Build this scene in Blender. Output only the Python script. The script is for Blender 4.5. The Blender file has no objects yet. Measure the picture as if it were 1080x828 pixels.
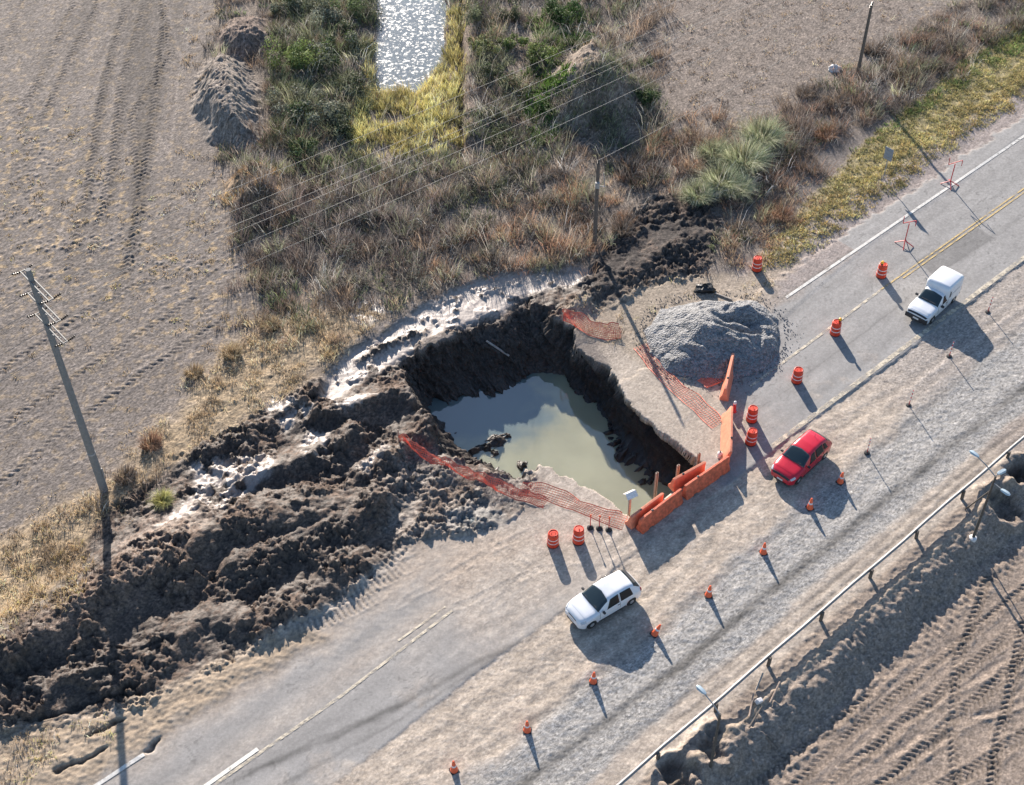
import bpy, math, random
import numpy as np
from mathutils import Vector, Matrix
random.seed(7)
RNG = np.random.default_rng(11)
R = math.radians
scene = bpy.context.scene
COL = scene.collection

# ------------------------------------------------------------------ camera
F_PX, PITCH, ROLL, CAM_H = 1412.6, R(45.085), R(-0.856), 56.0     # focal length for a 1080 px wide frame
_f = np.array([0, math.cos(PITCH), -math.sin(PITCH)])
_r = np.array([1.0, 0, 0]); _u = np.cross(_r, _f)
_c, _s = math.cos(ROLL), math.sin(ROLL)
CAMM = np.array([_c*_r + _s*_u, -_s*_r + _c*_u, _f])
cd = bpy.data.cameras.new('camera'); cam = bpy.data.objects.new('camera', cd); COL.objects.link(cam)
cd.sensor_width = 36; cd.sensor_fit = 'HORIZONTAL'; cd.lens = F_PX/1080*36
cd.clip_start = 0.5; cd.clip_end = 3000
cam.matrix_world = Matrix(((CAMM[0][0], CAMM[1][0], -CAMM[2][0], 0), (CAMM[0][1], CAMM[1][1], -CAMM[2][1], 0),
                           (CAMM[0][2], CAMM[1][2], -CAMM[2][2], CAM_H), (0, 0, 0, 1)))
scene.camera = cam
# ------------------------------------------------------------------ sky, sun, exposure
SUN_EL, SUN_AZ = R(22), R(-14.3)          # azimuth from +Y towards +X: the sun stands ahead and slightly left
SUN = Vector((math.sin(SUN_AZ)*math.cos(SUN_EL), math.cos(SUN_AZ)*math.cos(SUN_EL), math.sin(SUN_EL)))
w = bpy.data.worlds.new('World'); scene.world = w; w.use_nodes = True
nt = w.node_tree; bg = nt.nodes['Background']
sky = nt.nodes.new('ShaderNodeTexSky'); sky.sky_type = 'NISHITA'; sky.sun_disc = False
sky.sun_elevation = SUN_EL; sky.sun_rotation = SUN_AZ; sky.air_density = 1.0; sky.dust_density = 0.5; sky.ozone_density = 2.5
nt.links.new(sky.outputs[0], bg.inputs[0]); bg.inputs[1].default_value = 0.085
sl = bpy.data.lights.new('sun', 'SUN'); sl.energy = 4.6; sl.angle = R(0.5); sl.color = (1.0, 0.9, 0.79)
so = bpy.data.objects.new('sun', sl); COL.objects.link(so)
so.rotation_euler = SUN.to_track_quat('Z', 'Y').to_euler(); so.location = (-30, 120, 60)
vs = scene.view_settings; vs.view_transform = 'Standard'; vs.look = 'None'; vs.gamma = 1; vs.exposure = 1.38
try: vs.use_curve_mapping = False
except Exception: pass

# ------------------------------------------------------------------ layout helpers
def W(x, y, z=0.0):
    """point of the place that the photograph shows at pixel x, y, at height z"""
    d = CAMM.T @ np.array([(x-540)/F_PX, -(y-414)/F_PX, 1.0]); t = (z-CAM_H)/d[2]
    return (d*t)[:2]
def WP(pts, z=0.0): return np.array([W(x, y, z) for x, y in pts])
RAZ = R(49.08); RD = np.array([math.sin(RAZ), math.cos(RAZ)]); RN = np.array([RD[1], -RD[0]])
def SN(s, n): return RD*s + RN*n           # road coordinates (along, across) to world
_tab = np.random.default_rng(3).integers(0, 2**31, (512, 512))
_ang = (_tab % 100003)/100003*2*math.pi
_gx = np.cos(_ang).astype(np.float32); _gy = np.sin(_ang).astype(np.float32)
_jx = ((_tab//7) % 9973/9973).astype(np.float32); _jy = ((_tab//13) % 9967/9967).astype(np.float32)
def perlin(x, y, seed=0):
    x = np.asarray(x, np.float32)+seed*17.37; y = np.asarray(y, np.float32)+seed*9.73
    xi = np.floor(x).astype(np.int32); yi = np.floor(y).astype(np.int32); fx = x-xi; fy = y-yi
    ux = fx*fx*fx*(fx*(fx*6-15)+10); uy = fy*fy*fy*(fy*(fy*6-15)+10)
    def g(i, j):
        a = (xi+i+seed*31) & 511; b = (yi+j+seed*57) & 511
        return _gx[a, b]*(fx-i)+_gy[a, b]*(fy-j)
    a = g(0, 0); b = g(1, 0); c = g(0, 1); d = g(1, 1)
    return ((a+(b-a)*ux)+((c+(d-c)*ux)-(a+(b-a)*ux))*uy)*1.5
def fbm(x, y, f, o, seed=0, gain=.5):
    t = 0; a = 1; n = 0
    for k in range(o):
        t = t+a*perlin(x*f, y*f, seed+k*5); n += a; a *= gain; f *= 2.03
    return t/n*1.4
def worley(x, y, f, seed=0):
    x = np.asarray(x*f, np.float32)+seed*3.1; y = np.asarray(y*f, np.float32)+seed*7.7
    xi = np.floor(x).astype(np.int32); yi = np.floor(y).astype(np.int32); best = np.full(x.shape, 9.0, np.float32)
    for i in (-1, 0, 1):
        for j in (-1, 0, 1):
            a = (xi+i+seed*11) & 511; b = (yi+j+seed*23) & 511
            dx = xi+i+_jx[a, b]-x; dy = yi+j+_jy[a, b]-y
            best = np.minimum(best, dx*dx+dy*dy)
    return np.sqrt(best)
def slabs(x, y, f, seed=0):
    """broken tilted slabs: one height and one tilt for each cell"""
    x = np.asarray(x*f, np.float32)+seed*3.1; y = np.asarray(y*f, np.float32)+seed*7.7; xi = np.floor(x).astype(np.int32); yi = np.floor(y).astype(np.int32)
    best = np.full(x.shape, 9.0, np.float32); val = np.zeros(x.shape, np.float32)
    for i in (-1, 0, 1):
        for j in (-1, 0, 1):
            a = (xi+i+seed*11) & 511; b = (yi+j+seed*23) & 511; dx = x-(xi+i+_jx[a, b]); dy = y-(yi+j+_jy[a, b]); d = dx*dx+dy*dy; m = d < best
            best = np.where(m, d, best); val = np.where(m, _gx[a, b]*.5+dx*_gy[b, a]*.9+dy*_gx[b, a]*.9, val)
    return val
def sstep(a, b, x): t = np.clip((x-a)/(b-a), 0, 1); return t*t*(3-2*t)
def sdf(px, py, poly):
    """signed distance to a polygon, negative inside"""
    n = len(poly); d = np.full(px.shape, 1e9, np.float32); ins = np.zeros(px.shape, bool)
    for i in range(n):
        ax, ay = poly[i]; bx, by = poly[(i+1) % n]; ex, ey = bx-ax, by-ay
        t = np.clip(((px-ax)*ex+(py-ay)*ey)/(ex*ex+ey*ey+1e-9), 0, 1)
        d = np.minimum(d, (px-ax-t*ex)**2+(py-ay-t*ey)**2)
        c = ((ay > py) != (by > py)) & (px < (bx-ax)*(py-ay)/(by-ay+1e-12)+ax)
        ins ^= c
    d = np.sqrt(d); return np.where(ins, -d, d)
def pline(px, py, pts):
    """signed distance across and arc length along a polyline"""
    best = np.full(px.shape, 1e9, np.float32); sd = np.zeros(px.shape, np.float32); al = np.zeros(px.shape, np.float32); acc = 0
    for i in range(len(pts)-1):
        ax, ay = pts[i]; bx, by = pts[i+1]; ex, ey = bx-ax, by-ay; L = math.hypot(ex, ey)
        t = np.clip(((px-ax)*ex+(py-ay)*ey)/(L*L), 0, 1); dx = px-ax-t*ex; dy = py-ay-t*ey; d = dx*dx+dy*dy
        m = d < best; best = np.where(m, d, best)
        sd = np.where(m, np.sign(ex*dy-ey*dx)*np.sqrt(d), sd); al = np.where(m, acc+t*L, al); acc += L
    return sd, al

# ------------------------------------------------------------------ terrain grid
def axis(segs):
    out = [segs[0][0]]
    for a, b, s0, s1 in segs:
        x = a
        while x < b-1e-6:
            x = min(b, x+s0+(s1-s0)*(x-a)/(b-a)); out.append(x)
    return np.array(out)
XS = axis([(-400, -60, 60, 8), (-60, -50, 3, .4), (-50, -46, .3, .12), (-46, -25, .115, .085), (-25, 26, .085, .085), (26, 46, .1, .13), (46, 62, .5, 3), (62, 400, 8, 60)])
YS = axis([(-300, 10, 50, 4), (10, 26, 2, .3), (26, 30, .12, .07), (30, 60, .07, .085), (60, 106, .09, .14), (106, 122, .5, 3), (122, 700, 8, 70)])
NX, NY = len(XS), len(YS)
GX, GY = [a.ravel().astype(np.float32) for a in np.meshgrid(XS, YS)]
GS = GX*RD[0]+GY*RD[1]; GN = GX*RN[0]+GY*RN[1]
NV = GX.size
Hh = np.zeros(NV, np.float32); C = np.zeros((NV, 3), np.float32); RO = np.full(NV, .95, np.float32); GR = np.zeros(NV, np.float32)
INNER = (GX > -46) & (GX < 52) & (GY > 22) & (GY < 112)
def sub(pts, marg):
    lo = np.min(pts, 0)-marg; hi = np.max(pts, 0)+marg
    return np.nonzero((GX > lo[0]) & (GX < hi[0]) & (GY > lo[1]) & (GY < hi[1]))[0]
NZ1 = np.zeros(NV, np.float32); NZ2 = np.zeros(NV, np.float32); NZ3 = np.zeros(NV, np.float32)
_i = np.nonzero(INNER)[0]
NZ1[_i] = fbm(GX[_i], GY[_i], .35, 4, 1); NZ2[_i] = fbm(GX[_i], GY[_i], 1.3, 4, 2); NZ3[_i] = fbm(GX[_i], GY[_i], 4.5, 2, 3)
def M(pts, soft=.5, wob=.6, z=0.0, world=False):
    P = np.array(pts) if world else WP(pts, z)
    idx = sub(P, soft+wob*2+1); out = np.zeros(NV, np.float32)
    d = sdf(GX[idx], GY[idx], P)+wob*(NZ1[idx]*.9+NZ2[idx]*.6)
    out[idx] = 1-sstep(-soft, soft, d); return out
def mixc(m, c, var=.12):
    global C
    m = np.clip(m, 0, 1)[:, None]; c = np.array(c, np.float32)[None, :]*(1+var*(NZ2*.9+NZ3*.9))[:, None]
    C = C*(1-m)+c*m
def setr(m, r):
    global RO
    RO = RO*(1-m)+r*m

SAND = (.345, .294, .246); ASPH = (.245, .235, .225); MUD = (.054, .036, .026); PALE = (.34, .29, .255); FIELD = (.150, .127, .111)
STRAW = (.34, .26, .15); BRUSH = (.12, .095, .075); SOIL = (.19, .15, .12)

# base: dusty field soil
C[:] = FIELD; C *= (1+.12*NZ1+.12*NZ2+.12*NZ3)[:, None]
NZ4 = np.zeros(NV, np.float32); NZ4[_i] = fbm(GX[_i], GY[_i], 7.5, 2, 41, .7)
Hh += np.where(INNER, .02*NZ1+.008*NZ2+.008*NZ3+.016*NZ4, 0); C *= (1+.16*NZ4)[:, None]
fieldm = 1-sstep(-49.5, -47.5, GN+NZ1)
# ---- furrows across the left field, parallel to the road, and tractor tracks
lowf = fieldm*M([(-120, 150), (330, 200), (240, 360), (100, 520), (-120, 600)], 3, 1)
fur = np.sin(GN*2*math.pi/.62+NZ2*1.2)
Hh += lowf*fur*.009*np.clip(.5+NZ1*1.5, 0, 1); C *= (1+lowf*fur*.04)[:, None]
def track(pts, wd, amp, per=.33, vee=.9, z=0.0, dark=.12, rut=.03):
    P = WP(pts, z); Q = [P[0]]
    for a, b in zip(P[:-1], P[1:]):                    # gentle wander
        for k in range(1, 5): Q.append(a+(b-a)*k/4)
    Q = np.array(Q); idx = sub(Q, wd+1); d, a = pline(GX[idx], GY[idx], Q)
    d = d+NZ1[idx]*.12
    m = (1-sstep(wd*.75, wd, np.abs(d)))*np.clip(.85+NZ1[idx]*.8, .35, 1)
    L = a.max(); m *= sstep(0, .8, a)*(1-sstep(L-.8, L, a))
    ph = (a+np.abs(d)*vee)/per; saw = sstep(.25, .6, np.abs((ph % 1)-.5)*2)
    edge = np.exp(-((np.abs(d)-wd*1.05)/.1)**2)
    Hh[idx] += m*(saw*amp-rut)+edge*rut*.9*np.clip(.6+NZ2[idx], 0, 1)
    C[idx] *= (1-m*dark*(1-saw*.8))[:, None]
for q in ([(0, 452), (120, 372), (215, 310)], [(-10, 520), (70, 455), (150, 395), (240, 335)], [(-10, 400), (90, 330), (170, 290)],
          [(130, 300), (150, 200), (165, 100), (175, 0)], [(70, 290), (95, 190), (110, 90), (135, 0)], [(90, 295), (118, 180), (128, 90), (155, 0)],
          [(150, 230), (140, 120), (180, 60), (165, -20)], [(20, 120), (50, 70), (80, 0)], [(40, 140), (75, 60), (110, -10)], [(0, 60), (18, 20), (30, -10)]):
    track(q, .42, .06, .44, .9, 0, .2, .03)
ftz = M([(-20, 110), (80, 120), (180, 230), (260, 250), (290, 300), (230, 350), (100, 330), (-20, 300)], 4, 2)
st1 = np.zeros(NV, np.float32); fi = np.nonzero(fieldm*INNER > .1)[0]
st1[fi] = sstep(.12, .42, fbm(GX[fi], GY[fi], 1.5, 4, 81, .65)); mixc(st1*fieldm*(.38+.5*ftz), (.33, .24, .14), .25)
cd_ = np.clip(.32-worley(GX[fi], GY[fi], 1.7, 17), 0, 1)*3*np.clip(.5+NZ1[fi]*1.5, 0, 1); Hh[fi] += cd_*.10*(.35+.65*ftz[fi]); C[fi] *= (1+cd_*.35)[:, None]
up = M([(90, 330), (60, 60), (90, -30), (200, -30), (205, 60), (180, 160), (150, 300)], 2, 1)
bandn = np.zeros(NV, np.float32); bandn[fi] = perlin((GX[fi]+.12*(GY[fi]-80))*.62, GY[fi]*.03, 83); C *= (1-.30*up*sstep(-.1, .35, bandn))[:, None]
for q in ([(20, 200), (60, 90), (95, -10)], [(120, 330), (135, 200), (150, 60), (160, -10)], [(128, 300), (150, 150), (165, 60), (180, -10)], [(85, 200), (108, 90), (122, -10)], [(0, 250), (30, 130), (60, 20)]):
    P = WP(q); idx = sub(P, 3); d, a = pline(GX[idx], GY[idx], P); d += .2*NZ1[idx]; C[idx] *= (1-.22*np.exp(-(d/.3)**2)*np.clip(.7+NZ2[idx], 0, 1))[:, None]
# smooth wheel ruts in the upper field
for q in ([(95, 110), (115, 40), (125, -10)], [(150, 110), (178, 160), (190, 60), (172, -10)], [(60, 260), (80, 150), (95, 40)]):
    P = WP(q); idx = sub(P, 2); d, a = pline(GX[idx], GY[idx], P); m = np.exp(-(d/.16)**2); Hh[idx] -= .05*m; C[idx] *= (1+.22*m)[:, None]

# ---- grounds beyond the road: brush floor, verge, shoulder
brushm = M([(236, 160), (215, 60), (250, -30), (700, -30), (690, 110), (730, 150), (820, 120), (900, 75), (960, 30), (1120, -60), (1120, 5), (960, 110), (880, 150), (830, 190), (800, 262), (720, 290), (640, 285), (560, 298), (500, 300), (430, 328), (380, 320), (340, 350), (290, 345), (255, 300), (262, 230)], 1.2, 1.0)
mixc(brushm*.85, (.155, .125, .1), .4)
ur = M([(690, -20), (1000, -20), (900, 60), (800, 110), (715, 130), (680, 90)], 1.5, 1.0)
ur_ = 0; mixc(ur*.9, (.165, .134, .112), .35); Hh += ur*.012*np.sin((GX*.8+GY*.45)*2*math.pi/1.1+NZ1*3)
strawm = M([(100, 520), (200, 420), (250, 360), (330, 330), (420, 325), (385, 352), (350, 385), (295, 425), (225, 468), (150, 520), (120, 560), (85, 640), (0, 690), (-60, 712), (-330, 870), (-330, 690), (-60, 590), (40, 555)], 1.0, .8)
mixc(strawm*.85, (.30, .225, .14), .25); Hh += strawm*(.07*NZ2+.05*np.abs(NZ3)+.1)
verge = M([(800, 285), (850, 215), (915, 150), (985, 90), (1070, 20), (1130, -30), (1130, 68), (1080, 102), (1000, 158), (935, 206), (870, 252), (832, 278)], .5, .4)
mixc(verge*.95, (.26, .215, .11), .3); Hh += verge*(.08+.06*NZ2)
shoulder = sstep(-41.2, -40.4, GN+NZ1*.4)*(1-sstep(-37.2, -36.9, GN))*(GS > 50)
mixc(shoulder*INNER, (.255, .215, .195), .16)
strw2 = M([(-20, 790), (60, 765), (100, 770), (60, 815), (20, 840), (-20, 850)], .6, .5); 

# ---- dirt of the road corridor
corr = sstep(-40.5, -39.3, GN+NZ1*.5)*(1-sstep(-18.6, -18.2, GN))*INNER
lowc = corr*(1-sstep(52, 56, GS))
mixc(lowc, SAND, .12)
mixc(corr*sstep(52, 56, GS)*sstep(-37, -36.8, GN), (.30, .255, .22), .12)
Hh += lowc*(.015*NZ1+.010*NZ2)
# asphalt
swob = .18*NZ2+.25*perlin(GS*.12, GS*0+3, 5)
asph = sstep(-38.6, -38.2, GN+.5*NZ2)*(1-sstep(-28.85, -28.72, GN+swob*.6))*INNER
# what still shows of the asphalt: the rest lies under dirt
cover = sstep(19, 30, GS+NZ1*3)*(1-sstep(44.5, 47.5, GS+NZ1*1.5))
cover = np.maximum(cover*sstep(-29.3, -31.6, GN+NZ1*1.2-.3*(31-np.minimum(GS, 31))), sstep(24, 33, GS+NZ1*3)*(1-sstep(39, 41, GS+NZ1*2)))
cover = np.maximum(cover, .7*(1-sstep(-36.2, -34.2, GN+NZ1*.8))*(GS < 42))          # swept dirt over the lower left lane
cover = np.maximum(cover, .9*(1-sstep(-37.0, -36.2, GN+NZ1*.6))*(GS < 62))
cover = np.maximum(cover, .55*sstep(.1, .5, NZ1+.3*NZ2)*sstep(-31.5, -29.2, GN)*(1-sstep(58, 60, GS)))
cover = np.maximum(cover, .5*np.exp(-((GN+33.0)/.7)**2)*(GS < 40))
cover = np.clip(cover+.25*NZ3*cover, 0, 1)
bare = asph*(1-cover)
acol = np.array(ASPH)[None, :]*(1+.07*NZ1+.05*NZ2+.05*NZ3)[:, None]
C = C*(1-bare[:, None])+acol*bare[:, None]
Hh = Hh*(1-asph)+asph*(.03+.035*sstep(38, 42, GS)+cover*(.012+.012*NZ2))
setr(bare, .82)
# darker lane polish, dark patch and tyre marks on the asphalt
for n0 in (-35.7, -34.2, -31.6, -30.0):
    C *= (1-.10*bare*np.exp(-((GN-n0)/.35)**2))[:, None]
pt = M([(966, 276), (1030, 240), (1048, 252), (985, 292)], .06, .05); C *= (1-.32*pt*bare)[:, None]
for pts, wd, k in (([(265, 815), (360, 775), (440, 735), (500, 700), (570, 668)], .17, .5), ([(240, 828), (330, 782), (420, 745)], .13, .35), ([(300, 828), (420, 760), (520, 695)], .1, .3), ([(850, 395), (900, 360), (965, 310)], .05, .3), ([(820, 420), (870, 382)], .04, .25)):
    P = WP(pts); idx = sub(P, 1); d, a = pline(GX[idx], GY[idx], P); d += .1*NZ2[idx]
    C[idx] *= (1-k*asph[idx]*np.exp(-(d/wd)**2)*np.clip(.8+.5*NZ2[idx], 0, 1))[:, None]
# sandy strip between asphalt and gravel with wheel ruts
strip = sstep(-28.8, -28.6, GN)*(1-sstep(-25.4, -24.6, GN+NZ1*.8))*corr
mixc(strip*.8, (.355, .298, .242), .12); Hh += strip*(.008*NZ2+.005*NZ3+.004*np.sin(GN*4+NZ1*2))
mixc(strip*sstep(50, 57, GS), (.29, .255, .225), .12)
# gravel detour lane
grav = sstep(-25.6, -24.4, GN+NZ1*.8+.02*(GS-40))*(1-sstep(-21.4, -20.9, GN+NZ1*.35))*INNER
mixc(grav*.95, (.335, .32, .30), .1); GR[:] = np.maximum(GR, grav)
Hh += grav*(.015*NZ2+.012*NZ3)
for q, wd, k in (([(520, 850), (640, 762), (720, 700), (800, 634), (873, 576), (960, 506), (1090, 402)], .32, .72), ([(560, 850), (700, 752), (805, 672), (900, 596), (1000, 512), (1100, 428)], .13, .35), ([(700, 770), (790, 702), (880, 626), (980, 540), (1095, 445)], .11, .4),
        ([(560, 760), (700, 655), (830, 555), (930, 470), (1060, 360), (1100, 330)], .24, .28), ([(620, 760), (760, 650), (900, 530), (1090, 372)], .35, .10)):
    P = WP(q); idx = sub(P, 2); d, a = pline(GX[idx], GY[idx], P); d += .12*NZ1[idx]+.05*NZ2[idx]; m = np.exp(-(d/wd)**2)*np.clip(.85+.6*NZ1[idx], 0, 1); C[idx] *= (1-k*m)[:, None]; Hh[idx] -= .02*m; GR[idx] *= 1-.8*m
ruts = np.zeros(NV, np.float32)
for pts in ([(700, 520), (640, 590), (560, 640), (440, 700)], [(735, 545), (690, 620), (600, 680), (420, 800)], [(760, 560), (690, 640), (560, 740)], [(860, 470), (960, 400), (1080, 315)], [(880, 480), (990, 395), (1080, 330)], [(780, 590), (700, 660), (600, 740), (500, 800)]):
    P = WP(pts); idx = sub(P, 1.5); d, a = pline(GX[idx], GY[idx], P); d += .25*NZ1[idx]
    m = np.exp(-(d/.22)**2)-.6*np.exp(-((np.abs(d)-.42)/.16)**2); m *= 1-bare[idx]
    Hh[idx] -= .012*m; C[idx] *= (1-.13*m)[:, None]
for pts in ([(480, 640), (570, 600), (640, 600)], [(500, 560), (560, 600), (520, 640)], [(420, 640), (500, 590), (560, 560)], [(640, 590), (740, 540), (800, 490)]):
    track(pts, .22, .02, .22, .3, 0, .08, .02)

sc1 = np.zeros(NV, np.float32); sc1[_i] = fbm(GS[_i]*.35, GN[_i]*1.6, 1.0, 5, 61, .6)      # streaks drawn out along the road
sc2 = np.zeros(NV, np.float32); sc2[_i] = fbm(GX[_i], GY[_i], 1.9, 4, 63, .65)
dirt = lowc*(1-bare); C *= (1+dirt*(.22*sc1+.26*sc2)*(1-.75*grav))[:, None]; C *= (1+bare*(.16*sc1+.08*sc2))[:, None]
pls = sstep(.22, .45, sc2+.4*sc1)*dirt*(1-grav); C = C*(1-.35*pls[:, None])+np.array((.46, .40, .33))*.35*pls[:, None]
# cracks in the asphalt
ck = np.zeros(NV, np.float32); ck[_i] = np.abs(perlin(GS[_i]*.55, GN[_i]*.8, 71)+.35*perlin(GX[_i]*2.2, GY[_i]*2.2, 72))
C *= (1-.35*bare*(1-sstep(.012, .05, ck))*sstep(-.1, .3, NZ1))[:, None]
# ---- embankment and lower field at the lower right
rid = np.exp(-((GN+18.45+.12*NZ1)/.22)**2)*INNER
Hh += rid*.14
drop = sstep(-18.2, -16.0, GN+.35*NZ1+.02*(GS-40))
below = INNER*drop
bank = sstep(-19.6, -19.2, GN)*INNER
mixc(bank, (.235, .19, .155), .2); Hh += bank*(1-drop)*(.06*NZ2+.03*NZ3)
mixc(rid*.6, (.36, .285, .21), .1)
far = (GN > -18.3) & ~INNER
Hh -= .85*drop
slope = sstep(-18.3, -17.9, GN)*(1-sstep(-15.6, -15.0, GN))*INNER
rb = np.sin(GS*2*math.pi/.42+NZ1*2.0); Hh += slope*(rb*.045*np.clip(NZ1*2+.5, 0, 1)+.05*NZ2)
mixc(below, (.225, .178, .143), .22); Hh += below*(.02*NZ1+.008*NZ2-.008*NZ4)
ZL = -.85
for q in ([(815, 850), (905, 768), (1000, 690), (1105, 600)], [(850, 850), (945, 770), (1040, 690), (1110, 640)], [(905, 850), (985, 780), (1060, 712), (1110, 668)], [(1010, 850), (1005, 770), (1010, 700), (1045, 600)],
          [(1040, 850), (1062, 740), (1085, 640)], [(960, 850), (1040, 805), (1110, 755)], [(780, 835), (870, 775), (930, 722)]):
    track(q, .30+.1*RNG.uniform(), .065, .32, .85, ZL, .42, .04)
for q in ([(850, 845), (1000, 740), (1100, 680)], [(900, 850), (1100, 720)], [(940, 800), (1000, 770), (1100, 740)], [(960, 720), (1090, 620)], [(760, 850), (850, 800), (960, 700)]):
    P = WP(q, ZL); idx = sub(P, 2); d, a = pline(GX[idx], GY[idx], P); d += .3*NZ1[idx]; m = np.exp(-(d/.14)**2); Hh[idx] += .05*m*np.clip(.5+NZ2[idx], 0, 1)-.03*np.exp(-((d-.3)/.14)**2)
cl = sub(WP([(660, 850), (1100, 460), (1100, 640), (760, 850)], -1), 1)
m = slope[cl]+.35*bank[cl]*(1-below[cl]); Hh[cl] += m*.06*np.clip(.62-worley(GX[cl], GY[cl], 2.2, 4), 0, 1)*1.6
# dug holes by the lamps
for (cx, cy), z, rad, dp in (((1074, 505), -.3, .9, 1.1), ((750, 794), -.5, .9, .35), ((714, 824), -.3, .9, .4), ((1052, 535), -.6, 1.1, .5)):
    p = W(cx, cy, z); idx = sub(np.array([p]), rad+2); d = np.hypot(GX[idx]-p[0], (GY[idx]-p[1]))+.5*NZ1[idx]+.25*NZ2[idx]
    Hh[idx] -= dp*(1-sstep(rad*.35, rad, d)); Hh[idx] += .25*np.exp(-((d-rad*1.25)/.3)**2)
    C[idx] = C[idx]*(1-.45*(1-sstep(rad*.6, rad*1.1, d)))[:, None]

# ---- mud spoil left of the pit
mudp = [(-330, 860), (-60, 700), (30, 650), (80, 610), (105, 545), (160, 510), (215, 470), (290, 430), (345, 398), (400, 362), (440, 340), (500, 308), (560, 296), (600, 292), (625, 300), (600, 330), (560, 345), (440, 350), (430, 420), (480, 470), (560, 500), (540, 545), (500, 560), (440, 560), (400, 600), (340, 645), (230, 703), (130, 748), (0, 772), (-60, 790), (-330, 960)]
mud = M(mudp, .35, .35)
mudN = M([(606, 300), (638, 266), (655, 240), (690, 208), (735, 206), (760, 235), (752, 264), (738, 290), (700, 296), (660, 312), (626, 324)], .4, .5)
mudall = np.maximum(mud, mudN)
mixc(mud*.95, MUD, .35); mixc(mudN*.95, (.04, .033, .03), .3)
fade = M([(420, 470), (480, 480), (570, 505), (560, 540), (500, 560), (430, 580), (400, 560)], .8, .5)
mixc(fade*.8, (.17, .14, .118), .25)
browns = M([(110, 600), (160, 545), (230, 545), (215, 580), (150, 640), (60, 690), (20, 690)], .6, .6); smf = np.zeros(NV, np.float32); smf[np.nonzero(mud > .02)[0]] = sstep(.0, .25, fbm(GX[mud > .02], GY[mud > .02], .33, 3, 91)); mixc(smf*mud*.10, (.15, .115, .09), .3)
mixc(browns*mud*.8, (.14, .094, .068), .3)
Hh -= .45*mud*M([(215, 490), (300, 440), (420, 360), (560, 296), (620, 300), (600, 340), (440, 400), (420, 440), (330, 500), (230, 560)], .7, .4)
def ridge(pts, H, wd, z):
    P = WP(pts, z); idx = sub(P, wd*3); d, a = pline(GX[idx], GY[idx], P); L = a.max()
    d = d+.5*NZ1[idx]+.25*NZ2[idx]
    # the heaps fall off steeper to the road side (right of the line) than to the field side
    ww = np.where(d < 0, wd*.75, wd*1.15)
    Hh[idx] = np.maximum(Hh[idx], Hh[idx]*.35+H*np.exp(-(d/ww)**2)*(1+.3*NZ1[idx]))
ridge([(-300, 840), (-150, 755), (-30, 690), (30, 668), (80, 645), (135, 605), (185, 570), (235, 548), (285, 540), (330, 535)], 1.1, 2.1, 1.1)
ridge([(-300, 900), (-20, 735), (60, 720), (110, 705)], .4, 1.4, .6)
ridge([(185, 665), (230, 650), (285, 648), (330, 620), (372, 590)], .45, 1.2, .6)
ridge([(255, 590), (320, 570), (370, 545), (400, 520)], .8, 1.3, .9)
ridge([(270, 500), (330, 478), (372, 452)], .85, 1.0, .8)
ridge([(345, 432), (385, 418), (420, 408), (440, 420), (455, 440)], .8, .9, .7)
ridge([(385, 500), (420, 470), (450, 455)], .65, .8, .6)
ridge([(610, 318), (650, 290), (700, 262), (745, 245)], .35, 1.0, .4)
ridge([(215, 478), (250, 462), (292, 437), (335, 408)], .35, .6, .2)
mi = np.nonzero(mudall > .02)[0]; x, y = GX[mi], GY[mi]
wx = x+.25*NZ2[mi]; wy = y+.25*NZ1[mi]
cl1 = np.clip(.75-worley(wx, wy, .95, 1), 0, 1); cl2 = np.clip(.7-worley(wx, wy, 2.3, 2), 0, 1); cl3 = np.clip(.7-worley(x+.1*NZ3[mi], y, 4.6, 3), 0, 1)
flat = np.ones(NV, np.float32)
pales = [[(340, 420), (345, 394), (367, 373), (393, 356), (440, 327), (480, 304), (520, 290), (600, 280), (626, 286), (604, 300), (566, 304), (542, 312), (534, 326), (505, 334), (470, 346), (440, 360), (428, 370), (400, 390), (372, 406), (350, 422)],
         [(205, 492), (240, 484), (285, 478), (292, 500), (262, 520), (250, 548), (226, 540), (205, 520)], [(280, 425), (300, 416), (312, 425), (296, 440), (284, 438)],
         [(292, 446), (328, 424), (338, 430), (300, 455)], [(168, 560), (200, 525), (206, 545), (182, 568)], [(312, 478), (330, 456), (346, 458), (340, 478), (324, 490)],
         [(352, 428), (380, 418), (400, 424), (368, 442)], [(370, 318), (400, 310), (412, 330), (388, 345), (370, 335)], [(380, 500), (402, 470), (408, 478), (390, 508)]]
palem = np.zeros(NV, np.float32)
for k, q in enumerate(pales): palem = np.maximum(palem, M(q, .3, .4))
holes = np.zeros(NV, np.float32); pi_ = np.nonzero(palem > .02)[0]
holes[pi_] = sstep(.10, .20, fbm(GX[pi_], GY[pi_], 1.0, 4, 21))
palem *= 1-.95*holes
for q in ([(382, 379), (412, 362), (444, 348)],):
    P = WP(q); idx = sub(P, 2); d, a = pline(GX[idx], GY[idx], P); d += .5*NZ1[idx]+.3*NZ2[idx]; palem[idx] *= 1-.95*np.exp(-(d/.26)**2); Hh[idx] += .2*np.exp(-(d/.3)**2)
palem[:] = np.clip(palem, 0, 1)
rdg = 1-np.abs(fbm(x, y, 1.1, 5, 14, .6))*2.2
smear = sstep(-.12, .24, fbm(x, y, .33, 3, 91)); sharp = np.abs(perlin(x*1.9+.6*NZ2[mi], y*1.9, 92))+.6*np.abs(perlin(x*4.1, y*4.1+.5*NZ3[mi], 93))+.35*np.abs(perlin(x*8.5, y*8.5, 94))
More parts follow.
